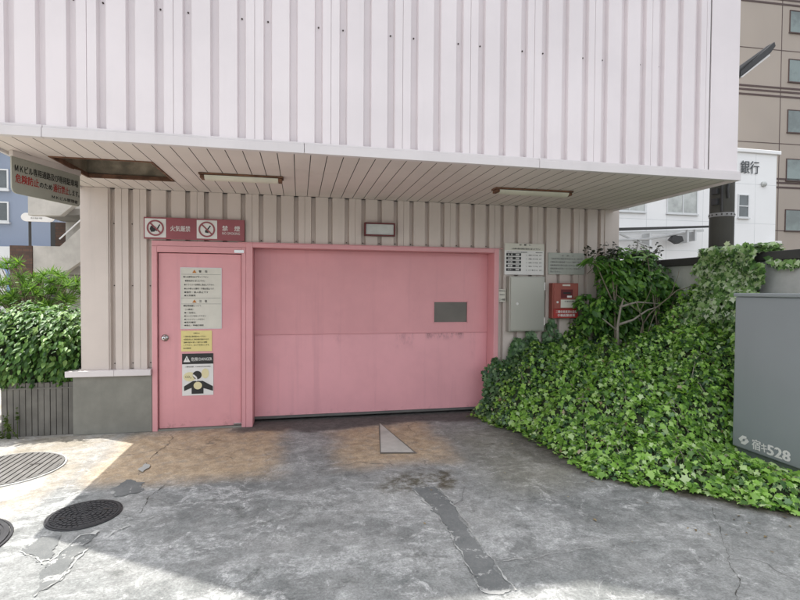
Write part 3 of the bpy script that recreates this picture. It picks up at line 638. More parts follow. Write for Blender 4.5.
# ------------------------------------------------------------------ boundary wall, pole, bank, tower
bw = thing('boundary_wall', (6.42, -1, 0), 'grey concrete boundary wall with a blackened coping beside the ivy', 'wall')
obj('wall_panel', MB().box(6.36, 6.46, -9, 3, 0, 1.53).box(6.36, 6.46, -9, 3, 1.538, 1.92), 'conc_wall', bw, .004)
obj('post', B(6.352, 6.468, -3.75, -3.6, 0, 1.915), 'conc_wall', bw, .004)
obj('coping', B(6.325, 6.50, -9, 3, 1.921, 2.015), 'cap_dark', bw, .008)

up_ = thing('utility_pole', (7.02, -.42, 0), 'dark round utility pole behind the wall with a steel band and lamp arm', 'utility pole')
obj('shaft', MB().tube([(7.02, -.42, 0), (7.02, -.42, 4), (7.02, -.42, 9)], [.145, .138, .125], 24), 'pole', up_, 0, True)
obj('band', MB().tube([(7.02, -.42, 2.57), (7.02, -.42, 2.62)], .147, 24), 'band', up_)
bm = MB()
for i in range(16):
    a = 2 * math.pi * i / 16; bm.tube([(7.02 + .144 * math.cos(a), -.42 + .144 * math.sin(a), 2.595), (7.02 + .15 * math.cos(a), -.42 + .15 * math.sin(a), 2.595)], .01, 8)
obj('band_hole', bm, 'gap', up_)
obj('cable_clip', MB().box(6.85, 6.90, -.50, -.42, 2.72, 2.80).box(6.85, 6.90, -.50, -.42, 2.86, 2.93).tube([(6.905, -.53, 2.63), (6.905, -.53, 3.4)], .014), 'darkmetal', up_)
obj('strap', MB().tube([(6.97, -.56, 2.80), (6.955, -.565, 2.9), (6.98, -.565, 3.05)], .016), 'darkmetal', up_)
la = MB(); A0, A1 = Vector((7.08, -.42, 4.39)), Vector((7.73, -.42, 4.87))
obj('lamp_arm', MB().tube([A0, A1], [.05, .03], 8), 'darkmetal', up_)
dz = (A1 - A0)
obj('lamp_head', MB().prism([(7.20, 4.46), (7.20, 4.40), (7.67, 4.75), (7.75, 4.85), (7.73, 4.90)], lambda u, v, w_: (u, -.36 - w_, v), .12), 'darkmetal', up_)
obj('lamp_lens', MB().prism([(7.21, 4.392), (7.24, 4.392), (7.68, 4.725), (7.665, 4.742)], lambda u, v, w_: (u, -.37 - w_, v), .10), 'white', up_)

bk_ = thing('bank_building', (24, 21, 0), 'white bank building with dark lettering behind the boundary wall', 'building')
BX1, BZ1, BY = 29.4, 9.72, 18.0
obj('wall', B(10, BX1, BY, BY + 8, 0, BZ1), 'bankwall', bk_)
obj('parapet', B(9.9, BX1 + .2, BY - .12, BY + 8.2, BZ1 + .001, BZ1 + .22), 'bankwall', bk_, .03)
jm = MB()
for x in (20.6, 21.9, 24.3, 25.4, 26.5, 27.9): jm.box(x, x + .02, BY - .004, BY, 0, BZ1)
for z in (3.9, 5.6, 7.9): jm.box(10, BX1, BY - .005, BY - .001, z, z + .02)
obj('joint_line', jm, 'alu', bk_)
def window(parent, x0, x1, z0, z1, y, mull, glass_, sill=True, rail=None, fw=.06):
    m = MB().box(x0 - fw, x1 + fw, y - .05, y - .002, z1, z1 + fw).box(x0 - fw, x1 + fw, y - .05, y - .002, z0 - fw, z0).box(x0 - fw, x0, y - .05, y - .002, z0 + .001, z1 - .001).box(x1, x1 + fw, y - .05, y - .002, z0 + .001, z1 - .001)
    for q in mull: m.box(q - fw / 2, q + fw / 2, y - .045, y - .002, z0 + .001, z1 - .001)
    if rail: m.box(x0 + .001, x1 - .001, y - .055, y - .002, rail - fw / 2, rail + fw / 2)
    f = obj('window', m, 'alu', parent)
    obj('pane', B(x0, x1, y - .02, y - .004, z0, z1), glass_, f)
    if sill: obj('sill', B(x0 - .1, x1 + .1, y - .12, y - .003, z0 - fw - .07, z0 - fw - .002), 'alu', f)
window(bk_, 21.95, 23.85, 6.05, 8.3, BY, [22.95], 'glass_pale')
window(bk_, 18.6, 20.45, 6.05, 8.3, BY, [19.5], 'glass_pale')
window(bk_, 26.75, 27.38, 5.98, 7.22, BY, [], 'glass', rail=6.6)
lt = MB(); text(lt, '銀行', front(BY - .06), 26.78, 8.50, 1.30, .74, 0, .015); obj('lettering', lt, 'dark_ink', bk_)
obj('dome_lamp', MB().tube([(28.45, BY, 7.95), (28.45, BY - .12, 7.95), (28.45, BY - .2, 7.95)], [.17, .16, .06], 14), 'frost', bk_, 0, True)
cmr = thing('security_camera', (29.25, BY - .2, 4.3), 'small white security camera low at the corner of the bank', 'camera')
obj('body', MB().box(29.0, 29.4, BY - .45, BY - .15, 4.38, 4.58), 'white', cmr, .03); obj('bracket', B(29.15, 29.28, BY - .3, BY, 4.15, 4.37), 'alu', cmr)
aw = thing('folded_awning', (21.8, BY - .5, 4.2), 'folded metal awning frame along the white bank wall', 'awning')
obj('top_rail', MB().prism([(18.0, 4.78), (24.1, 5.16), (24.1, 5.26), (18.0, 4.93)], lambda u, v, w_: (u, BY - .7 - w_, v), .18), 'darkmetal', aw)
obj('back_rail', MB().prism([(18.0, 4.6), (23.9, 4.95), (23.9, 5.08), (18.0, 4.74)], lambda u, v, w_: (u, BY - .35 - w_, v), .18), 'alu', aw)
obj('arm', MB().tube([(18.0, 3.9, 0)] * 2, .01) if False else MB().tube([(18.0, BY - .55, 4.30), (20.2, BY - .55, 4.42), (22.6, BY - .55, 4.86)], .075, 8), 'alu', aw)
obj('arm', MB().tube([(18.6, BY - .5, 4.66), (20.0, BY - .5, 4.15), (20.6, BY - .5, 3.95)], .06, 8), 'alu', aw)
obj('motor_box', MB().prism([(21.55, 4.42), (22.0, 4.20), (22.35, 4.36), (22.25, 4.62), (21.8, 4.66)], lambda u, v, w_: (u, BY - .5 - w_, v), .3), 'darkmetal', aw)
obj('bracket', MB().box(22.75, 22.85, BY - .6, BY - .01, 4.3, 5.02).box(23.25, 23.35, BY - .6, BY - .01, 4.42, 5.05).box(20.35, 20.48, BY - .6, BY - .01, 4.05, 4.75), 'alu', aw)

tw = bpy.data.objects.new('office_tower', None); COL.objects.link(tw); tw.location = (31, 24, 0)
tag(tw, 'tall beige tower with dark grooved bands behind the bank', 'building')
tw.rotation_euler = (0, 0, math.radians(-3))
def tobj(name, mb, mat, parent=tw):
    me = bpy.data.meshes.new(name); me.from_pydata(mb.v, [], mb.f); me.materials.append(M[mat]); me.polygons.foreach_set('material_index', mb.mi)
    o = bpy.data.objects.new(name, me); COL.objects.link(o); o.parent = parent; return o
tobj('wall', B(-4, 16, 0, 14, 0, 40), 'tower')
gb = MB()
for z in (3.05, 9.25, 15.9, 22.6, 29.3):
    for q in (0, .34, .62): gb.box(-4, 16, -.03, -.002, z + q, z + q + .13)
tobj('groove_band', gb, 'towerband')
jn = MB()
for x in (1.15, 5.25, 9.4): jn.box(x, x + .05, -.012, -.001, 0, 40)
for z in (6.1, 12.5, 19.3, 26): jn.box(-4, 16, -.014, -.003, z, z + .05)
tobj('joint', jn, 'towerband')
for z0, z1 in ((6.15, 7.65), (9.85, 11.4), (13.4, 15.0), (17.1, 18.7), (20.7, 22.25)):
    for x in (5.95, 10.2):
        f = tobj('window', MB().box(x - .06, x, -.05, -.001, z0, z1).box(x + 2.6, x + 2.66, -.05, -.001, z0, z1).box(x - .06, x + 2.66, -.05, -.001, z1, z1 + .06).box(x - .1, x + 2.7, -.1, -.001, z0 - .08, z0), 'towerband')
        tobj('pane', B(x, x + 2.6, -.03, -.003, z0 + .001, z1 - .001), 'glass_green', f)

# ------------------------------------------------------------------ left: planter, stairs, blue building, post sign
pt = thing('planter_box', (-1.15, .3, 0), 'weathered grey board planter standing beside the concrete plinth', 'planter')
pm = MB(); x = -1.50
while x < -.82:
    e = min(x + .058, -.808); pm.box(x, e - .006, .03 + random.uniform(-.003, .003), .06, .0, .575 + random.uniform(-.004, .004)); x = e
obj('front_board', pm, 'planter', pt, .003)
pm = MB(); y = .063
while y < .85: pm.box(-1.50, -1.47, y, y + .052, 0, .575); y += .058
obj('side_board', pm, 'planter', pt, .003)
obj('top_rail', B(-1.50, -.81, .022, .0295, .505, .52), 'planter', pt)
obj('soil', B(-1.465, -.81, .065, .85, .3, .50), 'stem', pt)

sy = 4.0
st = thing('stair_building', (-2.6, 5, 0), 'raw concrete outdoor staircase with brick wall beyond the planter and hedge bush', 'staircase')
pf = lambda y0: (lambda u, v, w_: (u, y0 + .16 - w_, v))
obj('lower_parapet', MB().prism([(-3.07, 1.86), (-2.62, 1.815), (-2.31, 2.06), (-1.6, 2.62), (-1.6, 3.28), (-2.31, 2.67), (-2.64, 2.33), (-3.07, 2.33)], pf(sy), .16), 'conc_stair', st, .004)
obj('landing', B(-3.06, -1.6, sy + .161, sy + 1.3, 1.83, 1.98), 'conc_dark', st)
obj('upper_parapet', MB().prism([(-3.14, 2.875), (-2.63, 2.885), (-2.44, 3.06), (-1.6, 3.8), (-1.6, 4.6), (-2.3, 3.98), (-3.14, 3.95)], pf(sy), .16), 'conc_stair', st, .004)
obj('upper_landing', B(-3.13, -1.6, sy + .161, sy + 1.3, 2.93, 3.04), 'conc_dark', st)
obj('brick_pillar', B(-3.42, -3.075, sy - .02, sy + .4, 0, 2.33), 'brick', st)
obj('brick_wall', B(-3.29, -3.092, sy + 1.32, sy + 1.5, 0, 2.92), 'brick', st)
obj('door', B(-3.375, -3.291, sy + 1.32, sy + 1.5, 0, 2.92), 'darkmetal', st)
obj('back_wall', B(-3.091, -1.3, sy + 1.302, sy + 1.5, 0, 4.4), 'conc_stair', st)
obj('handrail', MB().tube([(-2.63, sy - .03, 2.46), (-2.30, sy - .03, 2.80), (-1.6, sy - .03, 3.5)], .013), 'alu', st)
obj('under_wall', B(-2.35, -1.4, sy + .3, sy + .5, 0, 1.82), 'conc_dark', st)

bb = thing('blue_building', (-10, 18, 0), 'blue grey tiled building far behind the planter bushes', 'building')
obj('wall', B(-22, -7.0, 14.0, 22, 2.99, 16), 'blue', bb)
obj('ground_floor', B(-22, -6.3, 13.9, 22, 0, 2.6), 'bankwall', bb)
obj('canopy', B(-22, -6.2, 13.4, 22, 2.601, 2.989), 'alu', bb)
for z in (3.95, 5.1, 6.6, 8.0):
    for x in (-9.4, -12, -15): window(bb, x, x + .82, z, z + .62, 14.0, [x + .4], 'glass', fw=.05)
    window(bb, -7.55, -7.2, z + .3, z + .7, 14.0, [], 'glass_pale', fw=.05)
window(bb, -8.05, -6.9, .9, 2.35, 13.9, [-7.4], 'glass', fw=.06)
n = 14; ar = [(-8.75 + .36 * math.cos(math.pi * i / n), 2.05 + .4 * math.sin(math.pi * i / n)) for i in range(n + 1)]
obj('arch', MB().prism(ccw([(-8.39, 0)] + ar + [(-9.11, 0)]), front(13.898), .08), 'bluearch', bb)
ar2 = [(-8.75 + .2 * math.cos(math.pi * i / n), 2.0 + .25 * math.sin(math.pi * i / n)) for i in range(n + 1)]
obj('arch_inlay', MB().prism(ccw([(-8.55, 0)] + ar2 + [(-8.95, 0)]), front(13.815), .01), 'alu', bb)
wb = thing('white_building', (-5.2, 16, 0), 'bright white low building seen beneath the stair landing', 'building')
obj('wall', B(-6.15, -2.5, 15, 20, 0, 3.6), 'bankwall', wb)
for x in (-5.9, -5.0, -4.1): window(wb, x, x + .6, .4, 1.5, 15, [], 'glass_pale')
ps = thing('post_sign', (-4.56, 7, 0), 'white rounded sign on a thin post before the stairs', 'sign')
obj('post', MB().tube([(-4.56, 7.03, 0), (-4.56, 7.03, 3.35)], .03), 'darkmetal', ps)
n = 8; oo = []
for cx_, a0 in ((-4.13, -90), (-4.13, 0), (-4.60, 90), (-4.60, 180)):
    for i in range(n + 1):
        an = math.radians(a0 + 90 * i / n); oo.append((cx_ + .10 * math.cos(an), 3.21 + (.0 if True else 0) + .095 * math.sin(an)))
obj('panel', MB().prism(ccw(oo), front(7.0), .06), 'white', ps, .005)
letter(ps, 'grey_ink', '駐輪場', front(6.935), -4.5, 3.17, .24, .04)

# ------------------------------------------------------------------ plants
IVY = (np.array([(0, 0, .0), (.02, -.42, -.02), (.30, -.55, -.10), (.33, -.20, -.03), (.62, -.05, -.12), (.34, .22, -.04), (.22, .32, -.05), (0, .78, -.16), (-.22, .32, -.05), (-.34, .22, -.04), (-.62, -.05, -.12), (-.33, -.20, -.03), (-.30, -.55, -.10), (-.02, -.42, -.02)], float),
       [(0, i, i + 1) for i in range(1, 13)] + [(0, 13, 1)])
OVAL = (np.array([(0, -.5, 0), (.20, -.28, .05), (.26, .0, .07), (.16, .30, .03), (0, .55, -.10), (-.16, .30, .03), (-.26, 0, .07), (-.20, -.28, .05), (0, 0, 0)], float), [(8, i, (i + 1) % 8) for i in range(8)])
LANCE = (np.array([(0, -.5, 0), (.11, -.2, .03), (.12, .12, .03), (0, .55, -.12), (-.12, .12, .03), (-.11, -.2, .03), (0, 0, 0)], float), [(6, i, (i + 1) % 6) for i in range(6)])
NEEDLE = (np.array([(-.018, 0, 0), (.018, 0, 0), (.012, .6, .01), (0, 1, -.03), (-.012, .6, .01)], float), [(0, 1, 2, 4), (4, 2, 3)])
def leaves(name, P, N, D, size, shape, mat, parent=None, kind=None, flip=True):
    """P points, N facing normals, D tip directions (n,3); every leaf its own island."""
    P = np.asarray(P, float); n = len(P); tv, tf = shape; k = len(tv)
    N = N / np.linalg.norm(N, axis=1, keepdims=True); D = D - N * (D * N).sum(1, keepdims=True); D /= np.linalg.norm(D, axis=1, keepdims=True) + 1e-9
    X_ = np.cross(D, N); s = np.asarray(size).reshape(-1, 1, 1) if np.ndim(size) else size
    V = P[:, None, :] + s * (tv[None, :, 0:1] * X_[:, None, :] + tv[None, :, 1:2] * D[:, None, :] + tv[None, :, 2:3] * N[:, None, :])
    me = bpy.data.meshes.new(name); nl = [len(f) for f in tf]; loops = np.concatenate([np.array(f) for f in tf])
    LI = (loops[None, :] + np.arange(n)[:, None] * k).ravel().astype(np.int32); LT = np.tile(np.array(nl, np.int32), n); LS = np.concatenate([[0], np.cumsum(LT)[:-1]]).astype(np.int32)
    me.vertices.add(n * k); me.vertices.foreach_set('co', V.ravel().astype(np.float32)); me.loops.add(len(LI)); me.loops.foreach_set('vertex_index', LI)
    me.polygons.add(len(LT)); me.polygons.foreach_set('loop_start', LS); me.polygons.foreach_set('loop_total', LT); me.update(calc_edges=True); me.validate()
    me.materials.append(M[mat]); return link(name, me, parent)
def rvec(n, s=1.0): return rng.normal(0, s, (n, 3))
def nz(x, y, z=0): return mnoise.fractal((x, y, z), .6, 2.1, 4)

# ivy mound: height field between its ragged edge on the apron and the boundary wall
bY = [.2, 0, -.6, -.98, -1.56, -2.15, -2.4, -2.61, -2.86, -3.05, -3.4]; bX = [3.80, 3.78, 3.90, 4.06, 4.08, 4.12, 4.40, 4.68, 4.88, 5.18, 5.6]
tY = [0, -.4, -.8, -1.4, -1.9, -2.3, -2.8, -3.4]; tH = [.92, .95, .90, .72, .50, .30, .17, .12]
def ivy_h(x, y):
    e = np.interp(-y, [-q for q in bY], bX) + .10 * nz(y * 3.1, 4.2, x)
    d = x - e
    if d <= 0: return 0
    top = np.interp(-y, [-q for q in tY], tH) * (1 + .25 * nz(x * 1.7, y * 1.7, 2))
    wallrise = max(0, min(1, (x - 5.5) / .8)) ** 1.5 * .75 * max(0, min(1, (y + 2.0) / .5)) * max(0, min(1, (-.35 - y) / .4))
    hollow = .35 * math.exp(-((x - 5.65) ** 2 / .10 + (y + .35) ** 2 / .06))
    soft = .42 + .18 * max(0, min(1, (-.5 - y) / .8))
    if x > 4.4 and y < -1.7: top = min(top, .07 + .30 * max(0, CX0 - x) + max(0, y + 1.95) * 2.5)
    hgt = max(0, top * (1 - math.exp(-d / soft)) + wallrise - hollow + (.17 * nz(x * 2.9, y * 2.9) + .09 * nz(x * 8, y * 8, 4)) * min(1, d * 2.2)) + .015
    if x > 4.2 and y < -1.6: hgt = min(hgt, .05 + .27 * max(0, CX0 - x) + max(0, y + 1.93) * 3)
    return hgt
def incab(x, y): return x > CX0 - .03 and CY0 - .05 < y < CY1 + .03
ivy = thing('ground_ivy', (5.0, -1.2, 0), 'dense green ivy mound spreading from the wall over the concrete', 'ivy')
gx = np.linspace(3.7, 6.34, 67); gy = np.linspace(-3.4, -.03, 86); im = MB(); idx = {}
hh = {}
for j, y in enumerate(gy):
    for i, x in enumerate(gx):
        h = ivy_h(x, y); h = -.02 if h < .05 else h * .93 - .03
        if incab(x, y): h = min(h, .0)
        hh[i, j] = h
for j in range(len(gy) - 1):
    for i in range(len(gx) - 1):
        q = [(i, j), (i + 1, j), (i + 1, j + 1), (i, j + 1)]
        if max(hh[a] for a in q) < 0: continue
        fi = []
        for a in q:
            if a not in idx: idx[a] = len(im.v); im.v.append((gx[a[0]], gy[a[1]], hh[a]))
            fi.append(idx[a])
        im.f.append(tuple(fi)); im.mi.append(0)
tag(obj('stems', im, 'stem', ivy, 0, True), kind='stuff')
def sample_ivy(n, off):
    P, N = [], []
    while len(P) < n:
        x = random.uniform(3.65, 6.33); y = random.uniform(-3.4, -.02)
        h = ivy_h(x, y)
        if h < .02: continue
        dx = (ivy_h(x + .03, y) - h) / .03; dy = (ivy_h(x, y + .03) - h) / .03
        sl = math.sqrt(1 + min(9, dx * dx + dy * dy))
        if random.random() > sl / 3.2: continue
        if incab(x, y): continue
        if x > CX0 - .12 and CY0 < y < CY1: h = .03 + .05 * random.random()
        g2 = Vector((-dx, -dy, 1)); g2 = g2.normalized()
        P.append(Vector((x, y, h)) + g2 * random.uniform(*off)); N.append(g2)
    return np.array(P), np.array(N)
def ivy_leaves(n, off, mat, size):
    P, N = sample_ivy(n, off); P[:, 2] = np.maximum(P[:, 2], .015)
    N = N * .8 + np.array([-.05, -.25, .5]) + rvec(n, .42); D = np.array([-.3, -.5, -.7]) + rvec(n, .6); N = N + rvec(n, .15)
    tag(leaves('leaves', P, N, D, rng.uniform(*size, n), IVY, mat, ivy), kind='stuff')
def ivy_split(n, off, size):
    P, N = sample_ivy(n, off); P[:, 2] = np.maximum(P[:, 2], .015)
    N = N * .8 + np.array([-.1, -.4, .6]) + rvec(n, .42); D = np.array([-.3, -.5, -.7]) + rvec(n, .6)
    shaded = np.array([random.random() < max(.05, min(.9, .85 - 1.1 * (-q[1]) - .9 * max(0, q[0] - 4.75) + .9 * nz(q[0] * 2, q[1] * 2, 3))) for q in P]); sz = rng.uniform(*size, n) * rng.choice([.62, .85, 1, 1.1, 1.5], n)  # picks darker leaves towards the wall, where part of the shade is painted
    for m_, k in (('ivy', ~shaded), ('ivy_dark', shaded)): tag(leaves('leaves', P[k], N[k], D[k], sz[k], IVY, m_, ivy), kind='stuff')
ivy_split(20500, (-.03, .06), (.02, .047))
rn = MB()
for k in range(46):
    x = random.uniform(3.95, 5.6); y = random.uniform(-2.9, -.15); a = random.uniform(0, 6.28); pts = []
    for i in range(9):
        h = ivy_h(x, y)
        if h < .02 or incab(x, y) or x > 6.2 or y > -.08: break
        pts.append((x, y, h + random.uniform(-.015, .035))); a += random.gauss(0, .35); x += .05 * math.cos(a); y += .05 * math.sin(a)
    if len(pts) > 4: rn.tube(pts, .0035, 5)
tag(obj('runners', rn, 'bark_dry', ivy, 0, True), kind='stuff')
P, N = sample_ivy(170, (.0, .05)); tag(leaves('dead_leaves', P, N + rvec(170, .5), rvec(170), rng.uniform(.022, .05, 170), IVY, 'dry', ivy), kind='stuff')
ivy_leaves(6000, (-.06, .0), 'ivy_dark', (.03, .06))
# stray runners at the ragged edge
P = []
for k in range(420):
    y = random.uniform(-3.2, -.05); e = np.interp(-y, [-q for q in bY], bX) + .10 * nz(y * 3.1, 4.2, 4); P.append((e + random.gauss(0, .05), y, random.uniform(.012, .05)))
tag(leaves('leaves', P, np.array([0, -.1, 1]) + rvec(len(P), .25), rvec(len(P)), rng.uniform(.03, .055, len(P)), IVY, 'ivy', ivy), kind='stuff')

# ivy creeping up the ribbed wall in pointed tongues
ci = thing('wall_creeper', (4.5, -.06, 0), 'dark ivy tongues creeping up the ribbed wall beneath the steel cabinet', 'ivy')
def tongue(cx, hw, z1, n):
    P = []
    while len(P) < n:
        z = random.uniform(.1, z1); t_ = z / z1; wd = hw * (1 - max(0, (t_ - .72) / .28) ** 1.3 * .88) * (1 + .25 * nz(z * 4, cx)); x = cx + random.uniform(-wd, wd)
        P.append((x, -.03 - random.random() * .16 * (1 - .6 * t_), z))
    return P
P = tongue(4.02, .16, .72, 420) + tongue(4.32, .17, .97, 520) + tongue(4.50, .13, 1.10, 420) + tongue(4.80, .16, 1.20, 420) + tongue(4.72, .30, .92, 500) + tongue(5.2, .3, .92, 420) + tongue(5.5, .3, 1.02, 360)
n = len(P); tag(leaves('leaves', P, np.array([0, -1, .35]) + rvec(n, .35), np.array([0, -.2, -1]) + rvec(n, .5), rng.uniform(.035, .065, n), IVY, 'ivy_dark', ci), kind='stuff')
# ivy hanging over the boundary wall
hi = thing('hanging_ivy', (6.3, -1.1, 0), 'pale leaved ivy pouring over the coping of the concrete wall', 'ivy')
oy = [(-.40, .80), (-.66, 1.12), (-.80, 1.45), (-.98, 1.70), (-.84, 1.88), (-.95, 2.02), (-1.2, 2.10), (-1.5, 2.10), (-1.66, 2.02), (-1.70, 1.88), (-1.85, 1.3), (-2.0, .6), (-2.0, 0), (-.35, 0)]
def inpoly(p, q):
    c = False; j = len(p) - 1
    for i in range(len(p)):
        if (p[i][1] > q[1]) != (p[j][1] > q[1]) and q[0] < (p[j][0] - p[i][0]) * (q[1] - p[i][1]) / (p[j][1] - p[i][1]) + p[i][0]: c = not c
        j = i
    return c
def bulge(y, z): return (.10 + .22 * max(0, 1 - z / 2.1) + .10 * nz(y * 2.5, z * 2.5, 5)) + .05
P = []; N = []
while len(P) < 6500:
    y = random.uniform(-2.05, -.2); z = random.uniform(.35, 2.13)
    q = (y + .09 * nz(y * 5, z * 5, 1), z + .09 * nz(y * 5, z * 5, 8))
    if not inpoly(oy, q): continue
    b_ = max(.03, bulge(y, z)); P.append((6.35 - b_ * random.uniform(.75, 1.05), y, z)); N.append((-1, -.25, .45))
for k in range(1100):
    y = -1.25 + random.uniform(-.42, .42); P.append((random.uniform(6.28, 6.55), y, 2.02 + random.random() ** 1.5 * .09)); N.append((-.3, -.3, 1))
for k in range(60): t_ = random.random(); P.append((6.33 - random.random() * .04, -1.68 - .36 * t_, 1.91 - .06 * t_ + random.gauss(0, .02))); N.append((-1, -.2, .4))
n = len(P); tag(leaves('leaves', P, np.array(N) + rvec(n, .33), np.array([-.1, -.2, -1]) + rvec(n, .45), rng.uniform(.032, .068, n), IVY, 'ivy_pale', hi), kind='stuff')
sm_ = MB(); Y_ = np.linspace(-2.0, -.25, 40); Z_ = np.linspace(0, 2.1, 44)
for j in range(43):
    for i in range(39):
        q = [(Y_[i], Z_[j]), (Y_[i + 1], Z_[j]), (Y_[i + 1], Z_[j + 1]), (Y_[i], Z_[j + 1])]
        if all(inpoly(oy, (a + .09 * nz(a * 5, b * 5, 1), b + .09 * nz(a * 5, b * 5, 8) + .08)) for a, b in q):
            sm_.add([(6.35 - max(.015, bulge(a, b) * .68 - .03), a, b) for a, b in q], [(0, 1, 2, 3)])
tag(obj('stems', sm_, 'stem', hi), kind='stuff')

def branch(mb, p, d, L_, r, depth, tips, spread=.6, mi=0):
    p = Vector(p); d = Vector(d).normalized(); pts = [p]; n = 4
    for i in range(n):
        d = (d + Vector((random.gauss(0, .16), random.gauss(0, .16), random.gauss(.02, .12)))).normalized(); pts.append(pts[-1] + d * L_ / n)
    mb.tube(pts, [r * (1 - .45 * i / n) for i in range(n + 1)], 6, mi)
    if depth == 0: tips.append((pts[-1], d)); tips.append((pts[2], d)); return
    for k in range(3 if depth > 1 else 2):
        nd = (d + Vector((random.gauss(0, spread), random.gauss(0, spread), random.gauss(.1, spread * .6)))).normalized(); branch(mb, pts[random.choice((2, 3, 4))], nd, L_ * .68, r * .55, depth - 1, tips, spread, mi)

# shrub at the building corner
sh = thing('corner_shrub', (5.75, -.35, .6), 'leafy dark green shrub with dark sprigs against the building corner post', 'shrub')
tb = MB(); tips = []
for d_ in ((-.2, -.1, 1), (.3, .05, 1), (.05, .1, 1), (.5, -.1, .8)): branch(tb, (5.75 + random.uniform(-.06, .06), -.33, .35), d_, .85, .018, 2, tips)
obj('trunk', tb, 'bark', sh, 0, True)
tb = MB()
tb.tube([(5.42, -.55, .85), (5.40, -.56, 1.15), (5.43, -.57, 1.38), (5.47, -.57, 1.5)], [.02, .017, .014, .009], 7).tube([(5.40, -.56, 1.18), (5.6, -.58, 1.24), (5.78, -.6, 1.36), (5.92, -.6, 1.40)], [.018, .014, .011, .006], 6)
tb.tube([(5.42, -.57, 1.40), (5.65, -.58, 1.46), (5.95, -.58, 1.44)], [.016, .012, .006], 6).tube([(5.41, -.56, 1.1), (5.28, -.55, 1.2), (5.2, -.55, 1.26)], [.012, .009, .004], 6)
obj('limb', tb, 'bark_dry', sh, 0, True)
CL = [(5.55, -.3, 1.70, .26), (5.85, -.3, 1.72, .30), (6.15, -.28, 1.68, .28), (6.3, -.3, 1.52, .22), (5.7, -.25, 1.95, .22), (5.95, -.25, 1.98, .20), (5.4, -.3, 1.9, .16), (5.65, -.3, 1.45, .24), (6.0, -.25, 1.42, .26), (5.35, -.35, 1.35, .2), (5.2, -.3, 1.2, .16), (5.85, -.2, 1.18, .25), (6.25, -.3, 1.25, .24), (5.55, -.2, 1.15, .22), (5.15, -.25, 1.45, .13), (6.1, -.3, 1.05, .2)]
P = []; N = []; D = []
for cx_, cy_, cz_, rr in CL:
    m_ = int(2600 * rr * rr / .06 * .16)
    u = rvec(m_); u /= np.linalg.norm(u, axis=1, keepdims=True); q = rr * (.55 + .5 * rng.random((m_, 1)))
    P += list(np.array([cx_, cy_, cz_]) + u * q * np.array([1, .8, .9])); N += list(u * .6 + np.array([-.1, -.4, .7]) + rvec(m_, .35)); D += list(u + np.array([0, -.2, -.3]) + rvec(m_, .4))
tag(leaves('leaves', P, np.array(N), np.array(D), rng.uniform(.045, .11, len(P)), OVAL, 'shrub', sh), kind='stuff')
P = []; N = []; D = []; tb = MB()
for k in range(26):
    a = Vector((random.uniform(5.25, 6.15), random.uniform(-.4, -.15), random.uniform(1.9, 2.05))); d_ = Vector((random.gauss(0, .5), random.gauss(-.1, .2), .8)).normalized(); L_ = random.uniform(.12, .26)
    tb.tube([a - d_ * .15, a, a + d_ * L_], [.004, .003, .002], 4)
    for i in range(16): P.append(a + d_ * L_ * random.random() + Vector((random.gauss(0, .025), random.gauss(0, .025), random.gauss(0, .02)))); N.append((random.gauss(0, .6), -.5, .6)); D.append((random.gauss(0, 1), random.gauss(0, 1), .3))
obj('sprig', tb, 'bark', sh)
tag(leaves('sprig_leaves', P, np.array(N, float), np.array(D, float), rng.uniform(.035, .06, len(P)), OVAL, 'purple', sh), kind='stuff')
bl = thing('broadleaf_shrub', (6.2, -.45, .6), 'bright green broad leaved plant growing against the concrete wall', 'shrub')
tb = MB(); P = []; N = []; D = []
for q in ((6.05, -.42, 1.78), (6.3, -.5, 1.62), (6.25, -.5, 1.45), (6.1, -.42, 1.55), (5.85, -.5, 2.02)):
    q = Vector(q); tb.tube([(6.15, -.4, .5), (6.12, -.4, 1.0), q], [.014, .011, .006], 6)
    for i in range(11):
        a = 2 * math.pi * i / 11 + random.random(); d_ = Vector((math.cos(a), .6 * math.sin(a), random.uniform(-.35, .35))).normalized(); P.append(q + d_ * .085); D.append(d_); N.append((0, -.35 + random.gauss(0, .25), 1))
obj('stem', tb, 'bark', bl, 0, True); obj_l = leaves('leaves', P, np.array(N, float), np.array(D, float), rng.uniform(.13, .22, len(P)), LANCE, 'bigleaf', bl); tag(obj_l, kind='stuff')
dl = thing('drooping_shrub', (5.3, -.5, .6), 'spray of long drooping leaves hanging across the grey rules plate', 'shrub')
tb = MB(); P = []; N = []; D = []
for q in ((5.08, -.5, 1.98), (5.32, -.48, 1.92), (5.42, -.45, 1.80)):
    q = Vector(q); tb.tube([(5.5, -.4, .6), (5.46, -.42, 1.4), q - Vector((-.05, 0, .05)), q], [.014, .01, .007, .004], 6)
    for i in range(13):
        a = 2 * math.pi * i / 13; d_ = Vector((math.cos(a), .5 * math.sin(a), random.uniform(-.75, -.05))).normalized(); P.append(q + d_ * .10); D.append(d_); N.append((d_.x * .5, -.4, 1))
obj('stem', tb, 'bark', dl, 0, True); tag(leaves('leaves', P, np.array(N, float), np.array(D, float), rng.uniform(.17, .25, len(P)), LANCE, 'bigleaf', dl), kind='stuff')
db = thing('dead_branch', (5.85, -.62, .85), 'bare forked grey branch poking out of the ivy', 'branch')
db_ = MB().tube([(5.84, -.62, .78), (5.86, -.62, .98), (5.97, -.63, 1.10), (6.10, -.62, 1.13), (6.27, -.62, 1.15)], [.016, .014, .011, .008, .004], 7).tube([(5.93, -.625, 1.06), (5.92, -.63, 1.13), (5.95, -.63, 1.19)], [.009, .007, .003], 6).tube([(5.86, -.62, .95), (5.95, -.6, .93), (6.02, -.6, .88)], [.008, .006, .003], 6)
obj('wood', db_, 'bark_dry', db, 0, True)

